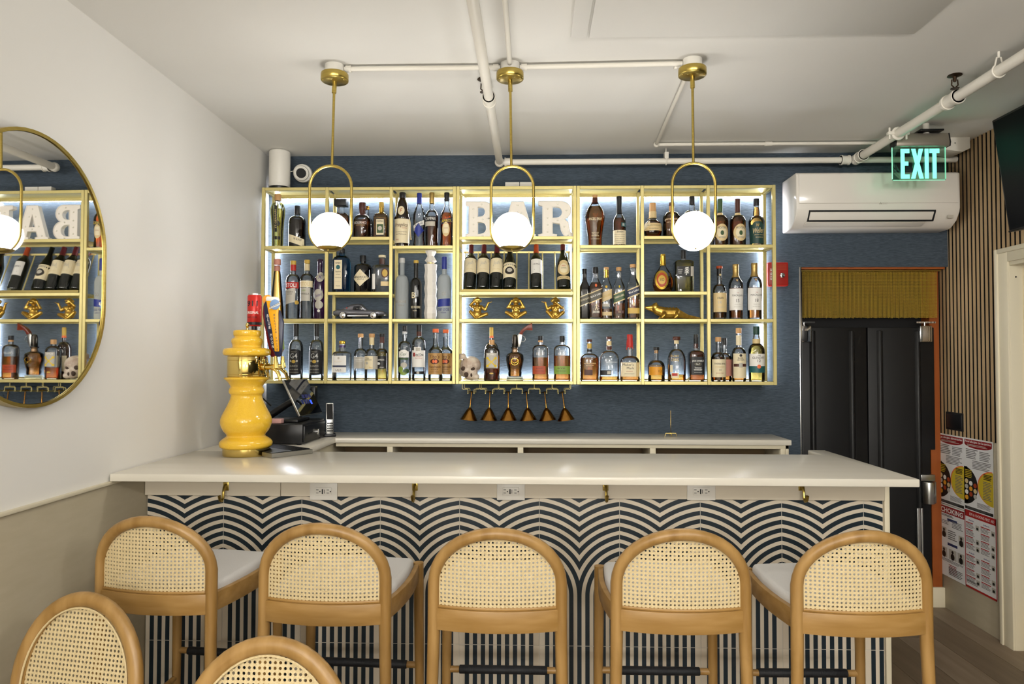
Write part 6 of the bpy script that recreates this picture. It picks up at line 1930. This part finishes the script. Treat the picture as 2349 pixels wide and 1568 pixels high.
# ------------------------------------------------------------------ mirror on the left wall
hwm, zm0, zm1 = .35, 1.335, 2.225
ym = onX(240, 620, XL + .04).y - hwm
t = thing('wall_mirror', (XL, ym, (zm0 + zm1) / 2), 'tall pill shaped mirror in a deep brass frame on the white wall', 'mirror', None, -.0155)
hh = (zm1 - zm0) / 2
pill = []
for i in range(33):
    a = PI * i / 32
    pill.append((hwm * math.cos(a), hh - hwm + hwm * math.sin(a)))
for i in range(33):
    a = PI + PI * i / 32
    pill.append((hwm * math.cos(a), -(hh - hwm) + hwm * math.sin(a)))
ins = [(a * .965, b_ * .972) for a, b_ in pill]
MB().prism(ins, .0008, .037, 'x').build('mirror_glass', 'mirror', t, angle=30)
n = len(pill)
vs = [(.0005, a, b_) for a, b_ in pill] + [(.042, a, b_) for a, b_ in pill] + [(.042, a * .968, b_ * .975) for a, b_ in pill] + [(.0005, a * .968, b_ * .975) for a, b_ in pill]
fs = []
for k in range(4):
    for i in range(n):
        j = (i + 1) % n
        k2 = (k + 1) % 4
        fs.append((k * n + i, k * n + j, k2 * n + j, k2 * n + i))
MB().add(vs, fs).build('frame', 'brass', t, angle=35)

# ------------------------------------------------------------------ cane furniture


def cane_mesh(name, inside, x0, x1, z0, z1, p, yfun, hole=.27):
    """woven cane as a perforated sheet: a square grid with octagonal holes"""
    vs, fs, idx = [], [], {}

    def V(x_, z_):
        k = (round(x_ * 20000), round(z_ * 20000))
        if k not in idx:
            idx[k] = len(vs)
            vs.append((x_, yfun(x_, z_), z_))
        return idx[k]
    nx_, nz_ = int((x1 - x0) / p) + 1, int((z1 - z0) / p) + 1
    for i in range(nx_):
        for j in range(nz_):
            cx, cz = x0 + (i + .5) * p, z0 + (j + .5) * p
            if not inside(cx, cz):
                continue
            o = [(cx + sx_ * p / 2, cz + sz_ * p / 2) for sx_, sz_ in ((1, 0), (1, 1), (0, 1), (-1, 1), (-1, 0), (-1, -1), (0, -1), (1, -1))]
            O = [V(*q_) for q_ in o]
            I = [V(cx + hole * p * math.cos(PI / 4 * k), cz + hole * p * math.sin(PI / 4 * k)) for k in range(8)]
            for k in range(8):
                fs.append((O[k], O[(k + 1) % 8], I[(k + 1) % 8], I[k]))
    me = bpy.data.meshes.new(name)
    me.from_pydata(vs, [], fs)
    bm = bmesh.new()
    bm.from_mesh(me)
    g = bmesh.ops.solidify(bm, geom=bm.faces[:], thickness=.0022)
    bm.to_mesh(me)
    bm.free()
    return me


def make_stool():
    t = thing('bar_stool', (0, 0, 0), 'x', 'bar stool', 'bent wood bar stools along the bar')
    a, zs, ztop = .186, .84, .992
    bow = lambda x_: -.03 * (1 - (x_ / a) ** 2)
    rl = .0165
    # rear hoop: two legs and the arch in one bent piece
    pts, rr_ = [], []
    left = [(-.20, -.035, .0), (-.196, -.02, .25), (-.190, -.006, .52), (-a, 0, .70), (-a, bow(-a), zs)]
    arch_ = []
    for i in range(1, 20):
        an = PI - PI * i / 20
        x_ = a * math.cos(an)
        arch_.append((x_, bow(x_) - .012 * math.sin(an), zs + (ztop - zs) * math.sin(an)))
    pts = left + arch_ + [(-x_, y_, z_) for x_, y_, z_ in reversed(left)]
    rad_ = [.013, .0145, .017, .0185, .0185] + [.0175] * 19 + [.0185, .0185, .017, .0145, .013]
    MB().tube(pts, rad_, 14, ref=(0, 1, 0)).build('back_hoop', 'wood', t)
    # bowed back rail
    vs, n = [], 12
    mb = MB()
    for zz0, zz1, th, off in ((.705, .768, .02, 0), (.768, .777, .013, .002)):
        vv_, ff = [], []
        for i in range(n + 1):
            x_ = -a + .006 + (2 * a - .012) * i / n
            y_ = bow(x_) - .002
            vv_ += [(x_, y_ - th / 2 + off, zz0), (x_, y_ + th / 2 + off, zz0), (x_, y_ + th / 2 + off, zz1), (x_, y_ - th / 2 + off, zz1)]
        for i in range(n):
            for k in range(4):
                k2 = (k + 1) % 4
                ff.append((i * 4 + k, i * 4 + k2, (i + 1) * 4 + k2, (i + 1) * 4 + k))
        ff += [(3, 2, 1, 0), (n * 4, n * 4 + 1, n * 4 + 2, n * 4 + 3)]
        mb.add(vv_, ff)
    mb.build('back_rail', 'woodrail', t, .003)
    ins_ = lambda x_, z_: z_ < zs + (ztop - zs) * math.sqrt(max(0, 1 - (x_ / (a + .002)) ** 2)) if abs(x_) < a else False
    yf_ = lambda x_, z_: bow(max(-a, min(a, x_))) - .004
    pc = .0117
    nn = int(2 * a / pc) // 2
    c = link('cane_panel', cane_mesh('cane_panel', ins_, -(nn + .5) * pc, (nn + .5) * pc, .770, ztop, pc, yf_), 'cane', t)
    c['kind'] = 'stuff'
    # front legs
    for s in (-1, 1):
        MB().tube([(s * .205, .43, 0), (s * .200, .425, .4), (s * .196, .42, .766)], [.013, .0165, .0185], 12).build('front_leg', 'wood', t)
        # side rail bowing outwards
        vv_, ff = [], []
        for i in range(9):
            f = i / 8
            x_ = s * (.178 + .014 * f + .018 * math.sin(PI * f))
            y_ = .0 + .415 * f
            vv_ += [(x_ - .009, y_, .706), (x_ + .009, y_, .706), (x_ + .009, y_, .764), (x_ - .009, y_, .764)]
        for i in range(8):
            for k in range(4):
                k2 = (k + 1) % 4
                ff.append((i * 4 + k, i * 4 + k2, (i + 1) * 4 + k2, (i + 1) * 4 + k))
        ff += [(3, 2, 1, 0), (32, 33, 34, 35)]
        MB().add(vv_, ff).build('side_rail', 'woodrail', t, .003)
        MB().tube([(s * .202, .43, .30), (s * .196, .2, .29), (s * .197, -.02, .28)], .010, 10).build('side_stretcher', 'wood', t)
    MB().box(-.18, .18, .41, .428, .69, .764).build('front_rail', 'woodrail', t, .003)
    MB().tube([(-.2, -.026, .22), (.2, -.026, .22)], .010, 10).build('rear_stretcher', 'wood', t)
    fr = MB().tube([(-.2, .427, .40), (.2, .427, .40)], .0115, 12).build('foot_rest', 'wood', t)
    MB().cyl((-.155, .427, .40), (.155, .427, .40), .0145, None, 16).build('cord_wrap', 'wrap', fr, .003)
    # padded seat
    sp = []
    for i in range(21):
        an = PI * i / 20
        sp.append((.186 * math.cos(an), .012 + bow(.186 * math.cos(an)) * .0 + .0 - .0 * math.sin(an)))
    poly_ = [(-.172, .012), (.172, .012), (.19, .12), (.194, .25), (.184, .405), (0, .422), (-.184, .405), (-.194, .25), (-.19, .12)]
    MB().prism(poly_, .72, .788, 'z').build('seat_cushion', 'seat', t, .018, 4, 60)
    return t


st = make_stool()
spl = (('leftmost, beside the white wall', 358, -0.1, 1183, 2.17), ('second from the white wall', 745, -.05, 1195, 2.10), ('third, at the middle of the bar', 1141, 0, 1202, 2.06), ('fourth, right of the middle one', 1561, 0, 1205, 2.07), ('rightmost, nearest the posters', 1975, .02, 1205, 2.07))
for k, (lab, px, rz, py, yy) in enumerate(spl):
    o = st if k == 0 else copy_tree(st)
    c = onY(px, 1300, yy)
    o.location = (c.x, yy, 0)
    o.rotation_euler = (0, 0, rz)
    o['label'] = 'bent wood bar stool with cane back, ' + lab


def make_chair():
    t = thing('dining_chair', (0, 0, 0), 'x', 'chair', 'cane back dining chairs in the foreground')
    a, b_, zc2, zb2 = .19, .225, .60, .49
    rec = lambda z_: .16 * (z_ - .45)          # backrest leans away from the sitter
    P = []
    n = 28
    for i in range(n + 1):
        an = PI * 1.12 - PI * 1.24 * i / n
        P.append((a * math.cos(an), 0, zc2 + b_ * math.sin(an)))
    P = [(-a * .93, 0, .47)] + P + [(a * .93, 0, .47)]
    P = [(x_, rec(z_), z_) for x_, _, z_ in P]
    MB().tube(P, .017, 14, flat=1.25, ref=(0, 1, 0)).build('back_frame', 'wood', t)
    ai, bi = a - .019, b_ - .019
    bead = [(ai * math.cos(PI * i / 24), 0, zc2 + bi * math.sin(PI * i / 24)) for i in range(25)]
    bead = [(ai * .97, 0, .5)] + bead + [(-ai * .97, 0, .5)]
    for d in (-.012, .012):
        MB().tube([(x_, rec(z_) + d, z_) for x_, _, z_ in bead], .0028, 6).build('cane_spline', 'cane', t)
    ins_ = lambda x_, z_: abs(x_) < ai + .006 and (z_ < zc2 or ((x_ / (ai + .005)) ** 2 + ((z_ - zc2) / (bi + .005)) ** 2 < 1))
    pc = .0122
    nn = int(2 * ai / pc) // 2
    c = link('cane_panel', cane_mesh('cane_panel', ins_, -(nn + .5) * pc, (nn + .5) * pc, .50, zc2 + b_, pc, lambda x_, z_: rec(z_), .31), 'cane', t)
    c['kind'] = 'stuff'
    MB().box(-a + .01, a - .01, rec(.49) - .012, rec(.49) + .012, .475, .51).build('lower_rail', 'woodrail', t, .004)
    poly_ = [(-.2, -.42), (.2, -.42), (.215, -.2), (.19, .01), (-.19, .01), (-.215, -.2)]
    MB().prism(poly_, .42, .445, 'z').build('seat_frame', 'woodrail', t, .006)
    MB().prism([(x_ * .93, y_ * .95) for x_, y_ in poly_], .445, .475, 'z').build('seat_pad', 'seat', t, .01, 3)
    for s in (-1, 1):
        MB().tube([(s * .19, -.40, .43), (s * .2, -.42, 0)], [.018, .012], 10).build('front_leg', 'wood', t)
        MB().tube([(s * a * .93, rec(.47), .48), (s * .18, .0, .3), (s * .19, .04, 0)], [.018, .017, .012], 10).build('rear_leg', 'wood', t)
    return t


ch = make_chair()
for k, (lab, px, py, yy, rz) in enumerate((('at the left edge beside the wall', 192, 1372, 1.92, -.2), ('left of centre, nearest the viewer', 622, 1447, 1.63, -.02))):
    o = ch if k == 0 else copy_tree(ch)
    c = onY(px, py, yy)
    o.location = (c.x, yy - .06, 0)
    o.rotation_euler = (0, 0, rz)
    o['label'] = 'dining chair with rounded cane back ' + lab
